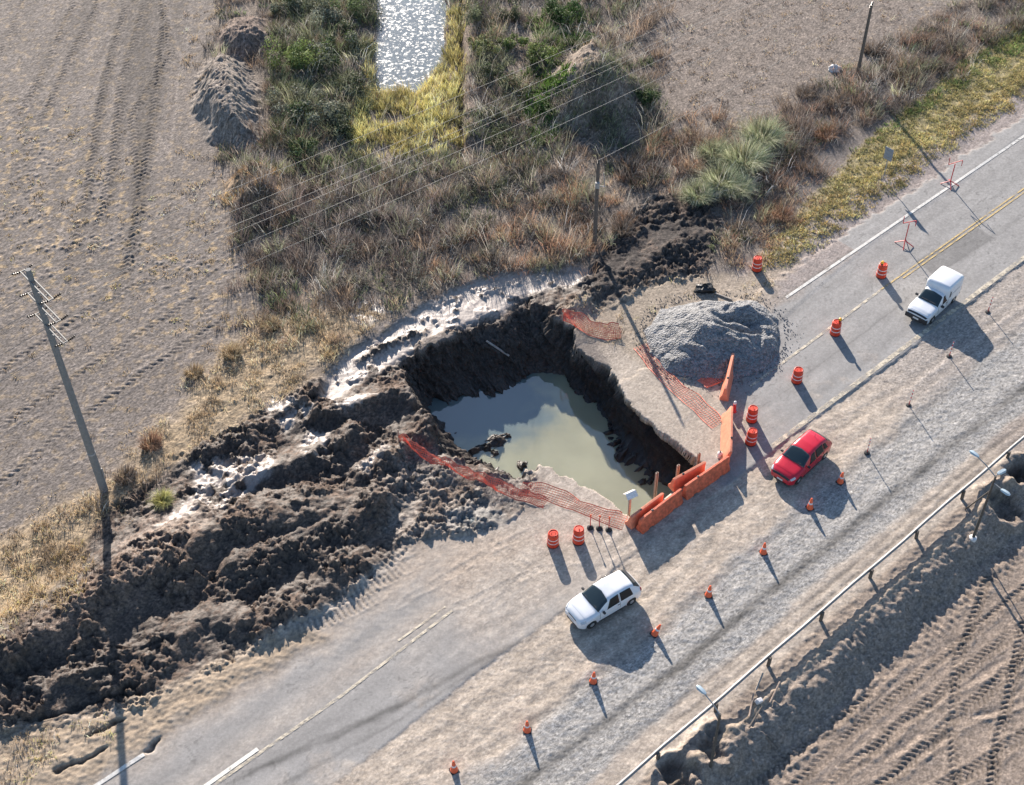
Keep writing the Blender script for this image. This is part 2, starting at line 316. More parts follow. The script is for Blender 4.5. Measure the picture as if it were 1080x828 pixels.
wq = .35*NZ2[mi]; lump = (.17*slabs(x+wq, y-wq, .8, 2)+.15*slabs(x-wq, y+wq, 1.9, 4)+.09*slabs(x, y, 4.2, 6)+.05*cl2+.28*fbm(x, y, .5, 5, 9, .55)+.15*(.55-sharp)+.08*rdg)*(1-.72*smear)+.045*smear*np.sin((GS[mi]*.5+GN[mi])*5+NZ1[mi]*3)*mudall[mi]*(1-.9*palem[mi])*(1-.65*fade[mi])
Hh[mi] += lump
wetf = M(pales[0], .35, .25); holes0 = np.zeros(NV, np.float32); wi = np.nonzero(wetf > .02)[0]; holes0[wi] = sstep(.22, .30, fbm(GX[wi], GY[wi], .75, 4, 21)+.10*NZ3[wi])
palem = np.maximum(palem, wetf*(1-.97*holes0)); rdk = np.exp(-((lambda d_: d_)(pline(GX[wi], GY[wi], WP([(382, 379), (412, 362), (444, 348)]))[0]+.4*NZ1[wi]+.2*NZ2[wi])/.3)**2); palem[wi] *= 1-.95*rdk
Hh = Hh*(1-.92*wetf)+.92*wetf*(-.26+.012*NZ4); Hh[wi] += wetf[wi]*(holes0[wi]*(.10+.08*np.abs(NZ3[wi])+.06*NZ4[wi])+.22*rdk*(1+NZ3[wi]))
for q in pales[1:]:
    f_ = M(q, .35, .3); Hh -= f_*.06
dry = np.zeros(NV, np.float32); dry[mi] = sstep(.25, .6, .5*(1-sharp)+.5*NZ1[mi]+.25*cl2)
mixc(dry*mudall*.6, (.145, .102, .077), .4)
mixc(palem*.95, PALE, .12); setr(mud*(1-dry), .62); setr(palem, .46)  # pale mud patches, the wet sun glint put into their colour
# tracked machine marks beside the spoil
for q in ([(372, 612), (405, 580), (428, 552)], [(400, 605), (430, 575), (455, 548)], [(395, 560), (415, 535), (432, 512)], [(345, 640), (395, 618), (440, 592)], [(300, 672), (350, 652), (400, 628)]):
    track(q, .42, .085, .3, .0, 0, .25, .04)
crest = M([(290, 680), (360, 645), (440, 580), (520, 560), (560, 570), (480, 640), (330, 720), (120, 800), (90, 790)], .8, .6)
ci = np.nonzero(crest > .02)[0]; Hh[ci] += crest[ci]*(1-asph[ci]*.7)*(.05*NZ2[ci]+.05*np.clip(.55-worley(GX[ci], GY[ci], 3, 6), 0, 1))
mixc(crest*.7*(1-bare), (.33, .265, .21), .22)
lg = M([(-330, 955), (-40, 775), (60, 760), (130, 745), (230, 700), (330, 655), (345, 672), (240, 730), (150, 790), (100, 830), (-40, 880), (-330, 1060)], .5, .5)
mixc(lg*.85, (.285, .22, .155), .25); Hh += lg*(.05*NZ2+.04*NZ3+.08)
for q in ([(30, 762), (80, 748), (115, 735), (150, 722)], [(95, 776), (130, 760)], [(155, 792), (168, 780)], [(60, 815), (110, 792)]):   # cracks in the edge
    P = WP(q); idx = sub(P, 1); d, a = pline(GX[idx], GY[idx], P); d += .25*NZ2[idx]; m = np.exp(-(d/.12)**2); Hh[idx] -= .22*m; C[idx] *= (1-.6*m)[:, None]

# ---- the pit
RIM = [(743, 492), (722, 472), (692, 450), (664, 428), (657, 405), (643, 388), (624, 376), (610, 362), (604, 347), (592, 336), (575, 322), (557, 315), (540, 324), (524, 336), (506, 342), (482, 351), (464, 359), (450, 367), (438, 375), (427, 376), (424, 392), (427, 408), (436, 424), (446, 440), (456, 456), (466, 474), (480, 484), (500, 492), (522, 500), (548, 500), (576, 494), (602, 502), (626, 519), (646, 531), (664, 545), (690, 526), (716, 509)]
INN = [(728, 520), (700, 512), (690, 508), (676, 494), (663, 480), (646, 464), (640, 446), (628, 434), (618, 424), (612, 412), (602, 402), (580, 396), (560, 398), (545, 404), (534, 413), (514, 412), (494, 417), (474, 420), (458, 428), (462, 440), (474, 455), (480, 468), (494, 478), (515, 488), (545, 503), (570, 514), (600, 520), (622, 545), (645, 568), (665, 586), (694, 566), (716, 548)]
ZW = -3.0
PR = WP(RIM); PI_ = WP(INN, ZW)
pidx = sub(PR, 3); x, y = GX[pidx], GY[pidx]
wob = .36*NZ2[pidx]+.62*NZ1[pidx]+.05*NZ3[pidx]
straight = M([(650, 415), (760, 500), (680, 560), (600, 505), (560, 480)], .8, 0)[pidx]    # cut slab edges are clean
wob *= 1-.85*straight
do = sdf(x, y, PR)+wob; di = sdf(x, y, PI_)+wob*.8
inside = do < 0
t = np.where(di < 0, 1, np.clip(-do/(np.maximum(-do, 0)+np.maximum(di, 0)+1e-6), 0, 1))
cw = worley(x, y, 1.1, 12); cw2 = worley(x, y, 2.6, 13)
tt = np.clip(t*1.0+(.14*NZ2[pidx]+.12*(.5-cw)+.08*(.5-cw2))*np.sin(np.clip(t, 0, 1)*math.pi), 0, 1)
prof = tt**.8
bed = ZW-.25-.5*np.clip(-di, 0, 1.5)
hp = np.where(inside, Hh[pidx]*(1-prof)**1.5+prof*(ZW-.12), Hh[pidx])
hp = np.where(di < -.05, bed, hp)
Hh[pidx] = hp
pm = np.zeros(NV, np.float32); pm[pidx] = np.where(inside, 1, 0)*sstep(.0, .12, -do)
DPIT = np.zeros(NV, np.float32); DPIT[pidx] = np.where(inside, t, 0)
slabband = np.zeros(NV, np.float32); slabband[pidx] = np.where(inside, 1, 0)*straight*sstep(-.42, -.34, hp)
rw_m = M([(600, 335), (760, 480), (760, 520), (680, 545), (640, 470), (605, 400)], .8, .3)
mixc(pm*(1-slabband), (.05, .039, .032), .4); mixc(pm*(1-slabband)*rw_m, (.026, .021, .019), .4); mixc(pm*slabband, (.24, .21, .185), .15)  # right wall: overhang shade painted darker over the wet soil tone
setr(pm*sstep(.6, .95, DPIT), .45)
# clods fallen in the shallow end and against the right wall
for (cx, cy), r_, h_ in (((526, 464), .42, .55), ((512, 471), .32, .4), ((549, 487), .3, .38), ((502, 474), .3, .3), ((535, 458), .25, .3), ((516, 413), .3, .8), ((520, 478), .35, .2))+tuple(((float(x_), float(y_)), float(r_), float(r_*1.3)) for x_, y_, r_ in zip(*(lambda f: (632+f*52+np.random.default_rng(5).normal(2, 5, 40), 438+f*68+np.random.default_rng(6).normal(0, 4, 40), np.random.default_rng(8).uniform(.12, .34, 40)))(np.random.default_rng(4).uniform(0, 1, 40)))):
    p = W(cx, cy, ZW+.1); idx = sub(np.array([p]), r_*2.5); d = np.hypot(GX[idx]-p[0], GY[idx]-p[1])*(1+.35*NZ2[idx])+.12*NZ3[idx]
    hh = ZW-.15+(h_*.7+.15)*np.exp(-(d/r_)**2)*(1+.6*NZ3[idx]+.5*NZ4[idx]); Hh[idx] = np.maximum(Hh[idx], hh)
sh = M([(470, 450), (500, 476), (560, 488), (540, 478), (505, 464), (480, 452)], .4, .2, ZW)
Hh = np.where((sh > .3) & (Hh < ZW-.1), ZW-.09+.12*NZ2*sh, Hh)
# bank of earth round the pit's near-left corner, and the broken slab right of it
slab = M([(664, 428), (742, 490), (760, 470), (775, 430), (735, 405), (700, 392), (680, 375), (655, 360), (628, 366), (645, 388)], .4, .25)
mixc(slab*.7*(1-pm), (.33, .28, .228), .16)
Hh = np.where((slab > .4) & (pm < .5), np.maximum(Hh, .02), Hh)
sandN = M([(590, 330), (640, 300), (700, 290), (790, 290), (800, 262), (850, 262), (800, 330), (780, 400), (700, 400), (650, 365), (612, 356)], .6, .5)
mixc(sandN*.75*(1-pm)*(1-mudN*.85), (.30, .245, .185), .22)
pg = M([(470, 545), (500, 535), (530, 540), (540, 552), (500, 566), (480, 560)], .3, .3); mixc(pg*.6, (.15, .15, .145), .2)

# ---- earth mounds by the upper field and the overgrown one
def mound(pts, H, soft, seed, z=0.0, pw=1.0):
    P = WP(pts, z); idx = sub(P, 2); d = sdf(GX[idx], GY[idx], P)+.5*NZ1[idx]+.2*NZ2[idx]
    t = sstep(0, soft, -d)**pw; k = H*t*(1+.22*NZ1[idx])+t*(.22*np.abs(NZ2[idx])+.10*NZ3[idx]); Hh[idx] += k
    o = np.zeros(NV, np.float32); o[idx] = sstep(-.05, .35, -d); return o
mdA = mound([(196, 120), (205, 80), (222, 62), (262, 64), (280, 100), (280, 150), (250, 162), (215, 150)], 1.9, 2.6, 1)
mdB = mound([(222, 45), (240, 22), (285, 20), (296, 45), (270, 62), (238, 60)], 1.1, 1.8, 2)
mdC = mound([(235, 195), (255, 172), (290, 172), (302, 205), (275, 225), (245, 222)], 1.0, 1.6, 3)
mdD = mound([(556, 108), (572, 74), (610, 55), (655, 62), (696, 100), (688, 136), (630, 152), (578, 138)], 3.7, 4.6, 4)
mixc(mdA*.95, (.205, .172, .145), .35); mixc(mdB*.9, (.17, .125, .1), .3); mixc(mdC*.9, (.24, .165, .1), .3); mixc(mdD*.8, (.21, .165, .13), .3)
gi = np.nonzero(mdA > .02)[0]; sg = np.sin(np.arctan2(GY[gi]-W(245, 85)[1], GX[gi]-W(245, 85)[0])*26+NZ1[gi]*5); Hh[gi] += .06*sg*mdA[gi]
# ---- pond and the ditch bank beside it
PONDP = [(392, -60), (398, 20), (394, 92), (420, 90), (440, 92), (450, 78), (462, 66), (468, 40), (474, -60)]
pondm = M(PONDP, .25, .3); ZP = -.55
Hh = Hh*(1-pondm)+pondm*(-1.1)
pb = M([(380, -60), (386, 100), (440, 108), (490, 60), (490, -60)], .8, .3); Hh -= .35*pb*(1-pondm)
db = M([(486, -50), (486, 160), (500, 160), (500, -50)], .25, .2); Hh -= .7*M([(484, -50), (484, 165), (489, 165), (489, -50)], .2, .15)
mixc(db*.8, (.2, .15, .115), .3); Hh += .5*M([(491, -50), (491, 150), (506, 150), (506, -50)], .6, .3)

DO = np.full(NV, 3.0, np.float32); DO[pidx] = sdf(x, y, PR); D2 = DO.reshape(NY, NX); gy_, gx_ = np.gradient(D2, YS, XS)
GXN, GYN = gx_.ravel().astype(np.float32), gy_.ravel().astype(np.float32); SOFTW = np.zeros(NV, np.float32); SOFTW[pidx] = straight
ZG = Hh.reshape(NY, NX)
def zg(x, y):
    x = np.atleast_1d(np.asarray(x, float)); y = np.atleast_1d(np.asarray(y, float))
    i = np.clip(np.searchsorted(XS, x)-1, 0, NX-2); j = np.clip(np.searchsorted(YS, y)-1, 0, NY-2)
    fx = np.clip((x-XS[i])/(XS[i+1]-XS[i]), 0, 1); fy = np.clip((y-YS[j])/(YS[j+1]-YS[j]), 0, 1)
    return (ZG[j, i]*(1-fx)+ZG[j, i+1]*fx)*(1-fy)+(ZG[j+1, i]*(1-fx)+ZG[j+1, i+1]*fx)*fy
def at(px, py):
    """ground point seen at a pixel"""
    z = 0.0
    for _ in range(12): p = W(px, py, z); z += .6*(float(zg(*p)[0])-z)
    return Vector((p[0], p[1], float(zg(*p)[0])))

# ------------------------------------------------------------------ materials
def mat(name, col, rough=.6, metal=0.0, noise=None, bump=None, spec=.5, attr=None, coat=0.0, trans=0.0):
    """principled material; noise = (scale, amount), bump = (scale, strength, distance)"""
    m = bpy.data.materials.new(name); m.use_nodes = True; t = m.node_tree; p = t.nodes['Principled BSDF']
    p.inputs['Roughness'].default_value = rough; p.inputs['Metallic'].default_value = metal
    p.inputs['Specular IOR Level'].default_value = spec; p.inputs['Coat Weight'].default_value = coat
    tc = t.nodes.new('ShaderNodeTexCoord')
    if attr:
        a = t.nodes.new('ShaderNodeAttribute'); a.attribute_name = attr; src = a.outputs['Color']
    else:
        rgb = t.nodes.new('ShaderNodeRGB'); rgb.outputs[0].default_value = (*col, 1); src = rgb.outputs[0]
    if noise:
        n = t.nodes.new('ShaderNodeTexNoise'); n.inputs['Scale'].default_value = noise[0]; n.inputs['Detail'].default_value = 4
        t.links.new(tc.outputs['Object'], n.inputs['Vector'])
        mr = t.nodes.new('ShaderNodeMapRange'); mr.inputs['From Min'].default_value = .3; mr.inputs['From Max'].default_value = .7
        mr.inputs['To Min'].default_value = 1-noise[1]; mr.inputs['To Max'].default_value = 1+noise[1]*.6
        t.links.new(n.outputs['Fac'], mr.inputs['Value'])
        mx = t.nodes.new('ShaderNodeVectorMath'); mx.operation = 'SCALE'
        t.links.new(src, mx.inputs[0]); t.links.new(mr.outputs[0], mx.inputs['Scale']); src = mx.outputs[0]
    t.links.new(src, p.inputs['Base Color'])
    if bump:
        n = t.nodes.new('ShaderNodeTexNoise'); n.inputs['Scale'].default_value = bump[0]; n.inputs['Detail'].default_value = 5
        t.links.new(tc.outputs['Object'], n.inputs['Vector'])
        b = t.nodes.new('ShaderNodeBump'); b.inputs['Strength'].default_value = bump[1]; b.inputs['Distance'].default_value = bump[2]
        t.links.new(n.outputs['Fac'], b.inputs['Height']); t.links.new(b.outputs[0], p.inputs['Normal'])
    if trans:
        tr = t.nodes.new('ShaderNodeBsdfTranslucent'); t.links.new(src, tr.inputs['Color']); ms = t.nodes.new('ShaderNodeMixShader')
        ms.inputs[0].default_value = trans; t.links.new(p.outputs[0], ms.inputs[1]); t.links.new(tr.outputs[0], ms.inputs[2])
        t.links.new(ms.outputs[0], t.nodes['Material Output'].inputs[0])
    return m
def ground_mat():
    m = bpy.data.materials.new('ground'); m.use_nodes = True; t = m.node_tree; p = t.nodes['Principled BSDF']; N = t.nodes.new; L = t.links.new
    tc = N('ShaderNodeTexCoord'); a = N('ShaderNodeAttribute'); a.attribute_name = 'Col'; q = N('ShaderNodeAttribute'); q.attribute_name = 'Prm'
    sp = N('ShaderNodeSeparateColor'); L(q.outputs['Color'], sp.inputs[0])
    def noise(s, d):
        n = N('ShaderNodeTexNoise'); n.inputs['Scale'].default_value = s; n.inputs['Detail'].default_value = d; L(tc.outputs['Object'], n.inputs['Vector']); return n.outputs['Fac']
    def rng(src, a0, a1, b0, b1):
        r = N('ShaderNodeMapRange'); L(src, r.inputs['Value'])
        for k, v in zip(('From Min', 'From Max', 'To Min', 'To Max'), (a0, a1, b0, b1)): r.inputs[k].default_value = v
        return r.outputs[0]
    def math_(op, x, y):
        n = N('ShaderNodeMath'); n.operation = op
        for i, v in enumerate((x, y)):
            if isinstance(v, (int, float)): n.inputs[i].default_value = v
            else: L(v, n.inputs[i])
        return n.outputs[0]
    n1 = noise(7, 6); n2 = noise(24, 5)
    vo = N('ShaderNodeTexVoronoi'); vo.inputs['Scale'].default_value = 19; L(tc.outputs['Object'], vo.inputs['Vector'])
    peb = rng(vo.outputs['Distance'], .0, .6, 1.15, .75); vc = N('ShaderNodeSeparateColor'); L(vo.outputs['Color'], vc.inputs[0])
    pebc = rng(vc.outputs[0], 0, 1, .78, 1.22); pebf = math_('MULTIPLY', peb, pebc)
    mx = N('ShaderNodeMix'); mx.data_type = 'FLOAT'; L(sp.outputs[1], mx.inputs[0]); mx.inputs[2].default_value = 1; L(pebf, mx.inputs[3])
    amt = math_('MULTIPLY', rng(n1, .3, .7, .78, 1.2), rng(n2, .3, .7, .74, 1.24))
    amt = math_('ADD', 1.0, math_('MULTIPLY', math_('SUBTRACT', amt, 1.0), rng(sp.outputs[2], 0, 1, .35, 2.1)))
    amt = math_('MULTIPLY', amt, mx.outputs[0])
    sc = N('ShaderNodeVectorMath'); sc.operation = 'SCALE'; L(a.outputs['Color'], sc.inputs[0]); L(amt, sc.inputs['Scale']); L(sc.outputs[0], p.inputs['Base Color'])
    L(sp.outputs[0], p.inputs['Roughness']); p.inputs['Specular IOR Level'].default_value = .4
    hgt = math_('ADD', math_('MULTIPLY', n1, 1.0), math_('MULTIPLY', n2, .7))
    hgt = math_('SUBTRACT', hgt, math_('MULTIPLY', math_('MULTIPLY', vo.outputs['Distance'], sp.outputs[1]), .45))
    b = N('ShaderNodeBump'); b.inputs['Distance'].default_value = .035; L(sp.outputs[2], b.inputs['Strength']); L(hgt, b.inputs['Height']); L(b.outputs[0], p.inputs['Normal'])
    return m
def paint_mat(name, col, wear):
    """worn road paint: missing where the noise is low"""
    m = mat(name, col, .75, noise=(6, .2)); t = m.node_tree; p = t.nodes['Principled BSDF']
    tc = t.nodes.new('ShaderNodeTexCoord'); n = t.nodes.new('ShaderNodeTexNoise'); n.inputs['Scale'].default_value = 2.2; n.inputs['Detail'].default_value = 7; n.inputs['Roughness'].default_value = .7
    t.links.new(tc.outputs['Object'], n.inputs['Vector']); r = t.nodes.new('ShaderNodeMapRange'); r.inputs['From Min'].default_value = wear-.06; r.inputs['From Max'].default_value = wear+.1
    r.inputs['To Min'].default_value = .12
    t.links.new(n.outputs['Fac'], r.inputs['Value']); t.links.new(r.outputs[0], p.inputs['Alpha']); return m
def water_mat(name, col, rough, bump):
    m = mat(name, col, rough, noise=(.35, .12), bump=bump, spec=.8); p = m.node_tree.nodes['Principled BSDF']; p.inputs['IOR'].default_value = 1.62; p.inputs['Subsurface Weight'].default_value = 1; p.inputs['Subsurface Radius'].default_value = (1, 1, .9); p.inputs['Subsurface Scale'].default_value = .45; return m
MAT = dict(
    ground=ground_mat(), leaf=mat('leaf', (1, 1, 1), .7, attr='Col', spec=.25, trans=.28), white_line=paint_mat('white_road_paint', (.56, .54, .50), .38),
    yellow_line=paint_mat('yellow_road_paint', (.50, .36, .15), .45), pale_line=paint_mat('pale_road_paint', (.54, .47, .36), .48), dash=paint_mat('dash_road_paint', (.68, .65, .58), .33),
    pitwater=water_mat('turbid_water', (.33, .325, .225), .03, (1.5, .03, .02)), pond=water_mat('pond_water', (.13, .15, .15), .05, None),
    orange=mat('orange_plastic', (.64, .135, .062), .5, noise=(5, .42), bump=(30, .1, .005)), orange_old=mat('faded_orange_plastic', (.66, .22, .125), .6, noise=(4, .2)),
    drum=mat('red_orange_plastic', (.62, .05, .018), .45, noise=(6, .2)), band=mat('white_band', (.72, .68, .66), .4, noise=(9, .2)), rubber=mat('black_rubber', (.025, .025, .026), .8, noise=(12, .3)),
    cone=mat('cone_orange', (.82, .13, .045), .45, noise=(9, .15)), white_paint=mat('white_car_paint', (.66, .67, .69), .3, coat=.5, noise=(3, .03)), red_paint=mat('red_car_paint', (.50, .008, .025), .28, coat=.6, noise=(3, .05)),
    glass=mat('car_glass', (.022, .034, .038), .04, spec=.7), side_glass=mat('side_glass', (.014, .018, .02), .1, spec=.25), trim=mat('black_trim', (.022, .022, .024), .55), lens=mat('headlight_lens', (.5, .52, .54), .12, spec=.7, noise=(30, .3)),
    tail=mat('tail_light', (.35, .01, .01), .2), plate=mat('number_plate', (.6, .6, .6), .5), tyre=mat('tyre', (.02, .02, .02), .85, noise=(20, .2)), rim=mat('wheel_rim', (.45, .45, .46), .4, metal=.6, noise=(10, .15)),
    armsteel=mat('crossarm_steel', (.17, .17, .165), .6, metal=.3), concrete=mat('pole_concrete', (.21, .205, .195), .85, noise=(7, .18), bump=(25, .2, .01)), wood=mat('weathered_wood', (.12, .1, .085), .85, noise=(10, .35), bump=(18, .4, .02)), galv=mat('galvanised_steel', (.34, .325, .31), .65, metal=.1, noise=(5, .25)),
    porcelain=mat('dark_insulator', (.03, .025, .022), .25), wire=mat('cable', (.13, .13, .13), .6, metal=.2), net=mat('orange_net', (.74, .16, .09), .55, noise=(3, .2)), stake=mat('stake_wood', (.33, .25, .2), .85, noise=(8, .3)),
    signback=mat('sign_back', (.3, .34, .4), .45, metal=.2, noise=(6, .15)), redsteel=mat('red_painted_steel', (.55, .03, .04), .5, noise=(12, .2)), lampglass=mat('lamp_glass', (.36, .44, .49), .15, noise=(8, .1)),
    amber=mat('amber_lens', (.85, .42, .03), .3, noise=(20, .1)), dryroot=mat('stem', (.16, .12, .085), .9, noise=(9, .3)), sack=mat('white_sack', (.6, .58, .56), .8, noise=(5, .2)), tarp=mat('grey_tarp', (.075, .1, .11), .6, noise=(4, .3), bump=(7, .6, .06)),
    black=mat('black_plastic', (.012, .012, .013), .5, noise=(8, .3), bump=(8, .6, .05)), post=mat('old_post', (.1, .085, .07), .85, noise=(9, .3)), timber=mat('pale_timber', (.34, .3, .26), .8, noise=(9, .25)))
def pond_specks(m):
    t = m.node_tree; p = t.nodes['Principled BSDF']; src = p.inputs['Base Color'].links[0].from_socket; tc = t.nodes.new('ShaderNodeTexCoord')
    n = t.nodes.new('ShaderNodeTexNoise'); n.inputs['Scale'].default_value = 3.2; n.inputs['Detail'].default_value = 6; n.inputs['Roughness'].default_value = .75; t.links.new(tc.outputs['Object'], n.inputs['Vector'])
    r = t.nodes.new('ShaderNodeMapRange'); r.inputs['From Min'].default_value = .53; r.inputs['From Max'].default_value = .66; t.links.new(n.outputs['Fac'], r.inputs['Value'])
    n2 = t.nodes.new('ShaderNodeTexNoise'); n2.inputs['Scale'].default_value = .45; n2.inputs['Detail'].default_value = 3; t.links.new(tc.outputs['Object'], n2.inputs['Vector'])
    r2 = t.nodes.new('ShaderNodeMapRange'); r2.inputs['From Min'].default_value = .42; r2.inputs['From Max'].default_value = .6; r2.inputs['To Max'].default_value = .8; t.links.new(n2.outputs['Fac'], r2.inputs['Value'])
    mm = t.nodes.new('ShaderNodeMath'); mm.operation = 'MULTIPLY'; t.links.new(r.outputs[0], mm.inputs[0]); t.links.new(r2.outputs[0], mm.inputs[1])
    x = t.nodes.new('ShaderNodeMix'); x.data_type = 'RGBA'; t.links.new(mm.outputs[0], x.inputs[0]); t.links.new(src, x.inputs[6]); x.inputs[7].default_value = (.27, .275, .255, 1); t.links.new(x.outputs[2], p.inputs['Base Color'])
    y = t.nodes.new('ShaderNodeMapRange'); t.links.new(r.outputs[0], y.inputs['Value']); y.inputs['To Min'].default_value = .05; y.inputs['To Max'].default_value = .8; t.links.new(y.outputs[0], p.inputs['Roughness'])
pond_specks(MAT['pond'])
def shade_tint(m, c, rad, col):
    """turbid water, with bank shade and sky sheen painted as a bluish, clearer part"""
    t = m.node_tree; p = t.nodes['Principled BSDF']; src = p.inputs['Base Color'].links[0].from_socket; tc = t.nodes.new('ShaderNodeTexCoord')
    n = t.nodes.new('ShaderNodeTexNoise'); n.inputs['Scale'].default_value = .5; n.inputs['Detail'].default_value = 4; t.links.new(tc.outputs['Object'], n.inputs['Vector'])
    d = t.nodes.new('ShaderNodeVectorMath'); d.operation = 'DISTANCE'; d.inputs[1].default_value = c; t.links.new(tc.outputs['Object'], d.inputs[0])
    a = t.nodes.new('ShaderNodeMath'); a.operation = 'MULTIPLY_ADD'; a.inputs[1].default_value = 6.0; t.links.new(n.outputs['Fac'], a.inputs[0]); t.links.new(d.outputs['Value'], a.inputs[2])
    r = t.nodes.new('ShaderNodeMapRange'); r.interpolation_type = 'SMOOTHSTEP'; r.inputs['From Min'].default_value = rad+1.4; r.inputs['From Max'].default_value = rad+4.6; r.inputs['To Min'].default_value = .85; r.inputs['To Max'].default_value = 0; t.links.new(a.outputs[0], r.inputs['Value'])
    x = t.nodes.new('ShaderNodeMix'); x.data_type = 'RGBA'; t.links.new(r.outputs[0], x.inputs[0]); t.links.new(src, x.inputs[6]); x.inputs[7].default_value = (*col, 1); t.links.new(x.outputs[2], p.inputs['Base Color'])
shade_tint(MAT['pitwater'], (*W(505, 420, ZW), ZW), 4.2, (.12, .165, .175))  # bank shade and sky reflection put into the water colour here
def gravel_mat():
    m = bpy.data.materials.new('gravel'); m.use_nodes = True; t = m.node_tree; p = t.nodes['Principled BSDF']; N = t.nodes.new; L = t.links.new
    tc = N('ShaderNodeTexCoord'); v = N('ShaderNodeTexVoronoi'); v.inputs['Scale'].default_value = 9; L(tc.outputs['Object'], v.inputs['Vector'])
    s = N('ShaderNodeSeparateColor'); L(v.outputs['Color'], s.inputs[0]); r = N('ShaderNodeMapRange'); L(s.outputs[0], r.inputs['Value']); r.inputs['To Min'].default_value = .55; r.inputs['To Max'].default_value = 1.4
    rgb = N('ShaderNodeRGB'); rgb.outputs[0].default_value = (.185, .184, .186, 1); sc = N('ShaderNodeVectorMath'); sc.operation = 'SCALE'; L(rgb.outputs[0], sc.inputs[0]); L(r.outputs[0], sc.inputs['Scale']); L(sc.outputs[0], p.inputs['Base Color'])
    p.inputs['Roughness'].default_value = .8; b = N('ShaderNodeBump'); b.invert = True; b.inputs['Strength'].default_value = .9; b.inputs['Distance'].default_value = .09; L(v.outputs['Distance'], b.inputs['Height']); L(b.outputs[0], p.inputs['Normal'])
    return m
MAT['gravel'] = gravel_mat()

# ------------------------------------------------------------------ mesh helpers
def raw_mesh(name, verts, loops, counts, material, attrs=None, smooth=True):
    me = bpy.data.meshes.new(name); n = len(verts); me.vertices.add(n); me.vertices.foreach_set('co', np.asarray(verts, np.float32).ravel())
    me.loops.add(len(loops)); me.loops.foreach_set('vertex_index', np.asarray(loops, np.int32))
    me.polygons.add(len(counts)); st = np.zeros(len(counts), np.int32); st[1:] = np.cumsum(counts)[:-1]; me.polygons.foreach_set('loop_start', st)
    for k, v in (attrs or {}).items():
        a = me.attributes.new(k, 'FLOAT_COLOR', 'POINT'); f = np.ones((n, 4), np.float32); f[:, :3] = v; a.data.foreach_set('color', f.ravel())
    me.update(calc_edges=True); me.validate()
    me.polygons.foreach_set('use_smooth', np.full(len(counts), smooth)); me.materials.append(material)
    o = bpy.data.objects.new(name, me); COL.objects.link(o); return o
def tag(o, label=None, cat=None, group=None, kind=None):
    if label: o['label'] = label
    if cat: o['category'] = cat
    if group: o['group'] = group
    if kind: o['kind'] = kind
    return o
def thing(name, label, cat, loc=(0, 0, 0), rz=0.0, group=None, tilt=None):
    o = bpy.data.objects.new(name, None); COL.objects.link(o); o.empty_display_size = .2; o.location = loc
    o.rotation_euler = (tilt[0], tilt[1], rz) if tilt else (0, 0, rz); return tag(o, label, cat, group)
class MB:
    def __init__(s): s.v = []; s.f = []
    def add(s, vs, fs):
        b = len(s.v); s.v += [tuple(p) for p in vs]; s.f += [tuple(i+b for i in q) for q in fs]; return s
    def box(s, c, d, rot=None, taper=1.0):
        x, y, z = d[0]/2, d[1]/2, d[2]/2; P = [Vector((sx*x*(taper if sz > 0 else 1), sy*y*(taper if sz > 0 else 1), sz*z)) for sz in (-1, 1) for sy in (-1, 1) for sx in (-1, 1)]
        if rot is not None: P = [rot @ p for p in P]
        P = [p+Vector(c) for p in P]
        return s.add(P, [(0, 2, 3, 1), (4, 5, 7, 6), (0, 1, 5, 4), (2, 6, 7, 3), (0, 4, 6, 2), (1, 3, 7, 5)])
    def tube(s, pts, r, n=8, cap=True):
        pts = [Vector(p) for p in pts]; rs = r if isinstance(r, (list, tuple)) else [r]*len(pts); rings = []
        up = Vector((0, 0, 1))
        for i, p in enumerate(pts):
            d = (pts[min(i+1, len(pts)-1)]-pts[max(i-1, 0)]).normalized()
            a = d.cross(up) if abs(d.z) < .95 else d.cross(Vector((0, 1, 0))); a.normalize(); b = d.cross(a)
            rings.append([p+(a*math.cos(k*2*math.pi/n)+b*math.sin(k*2*math.pi/n))*rs[i] for k in range(n)])
        V = [q for g in rings for q in g]; Fc = [(i*n+k, i*n+(k+1) % n, (i+1)*n+(k+1) % n, (i+1)*n+k) for i in range(len(pts)-1) for k in range(n)]
        if cap: Fc += [tuple(range(n))[::-1], tuple((len(pts)-1)*n+k for k in range(n))]
        return s.add(V, Fc)
    def lathe(s, prof, n=24, c=(0, 0, 0)):
        V = [(c[0]+r*math.cos(k*2*math.pi/n), c[1]+r*math.sin(k*2*math.pi/n), c[2]+z) for r, z in prof for k in range(n)]
        Fc = [(i*n+k, i*n+(k+1) % n, (i+1)*n+(k+1) % n, (i+1)*n+k) for i in range(len(prof)-1) for k in range(n)]
        Fc += [tuple(range(n))[::-1], tuple((len(prof)-1)*n+k for k in range(n))]
        return s.add(V, Fc)
    def build(s, name, m, parent=None, smooth=35, bevel=0.0):
        me = bpy.data.meshes.new(name); me.from_pydata(s.v, [], s.f); me.materials.append(m if not isinstance(m, str) else MAT[m]); me.update()
        if smooth:
            me.polygons.foreach_set('use_smooth', [True]*len(me.polygons)); me.set_sharp_from_angle(angle=R(smooth))
        o = bpy.data.objects.new(name, me); COL.objects.link(o); o.parent = parent
        if bevel:
            b = o.modifiers.new('bevel', 'BEVEL'); b.width = bevel; b.segments = 2; b.limit_method = 'ANGLE'
        return o
def copy_tree(o, parent=None):
    c = o.copy(); COL.objects.link(c)
    if parent: c.parent = parent
    for ch in list(o.children): copy_tree(ch, c)
    return c

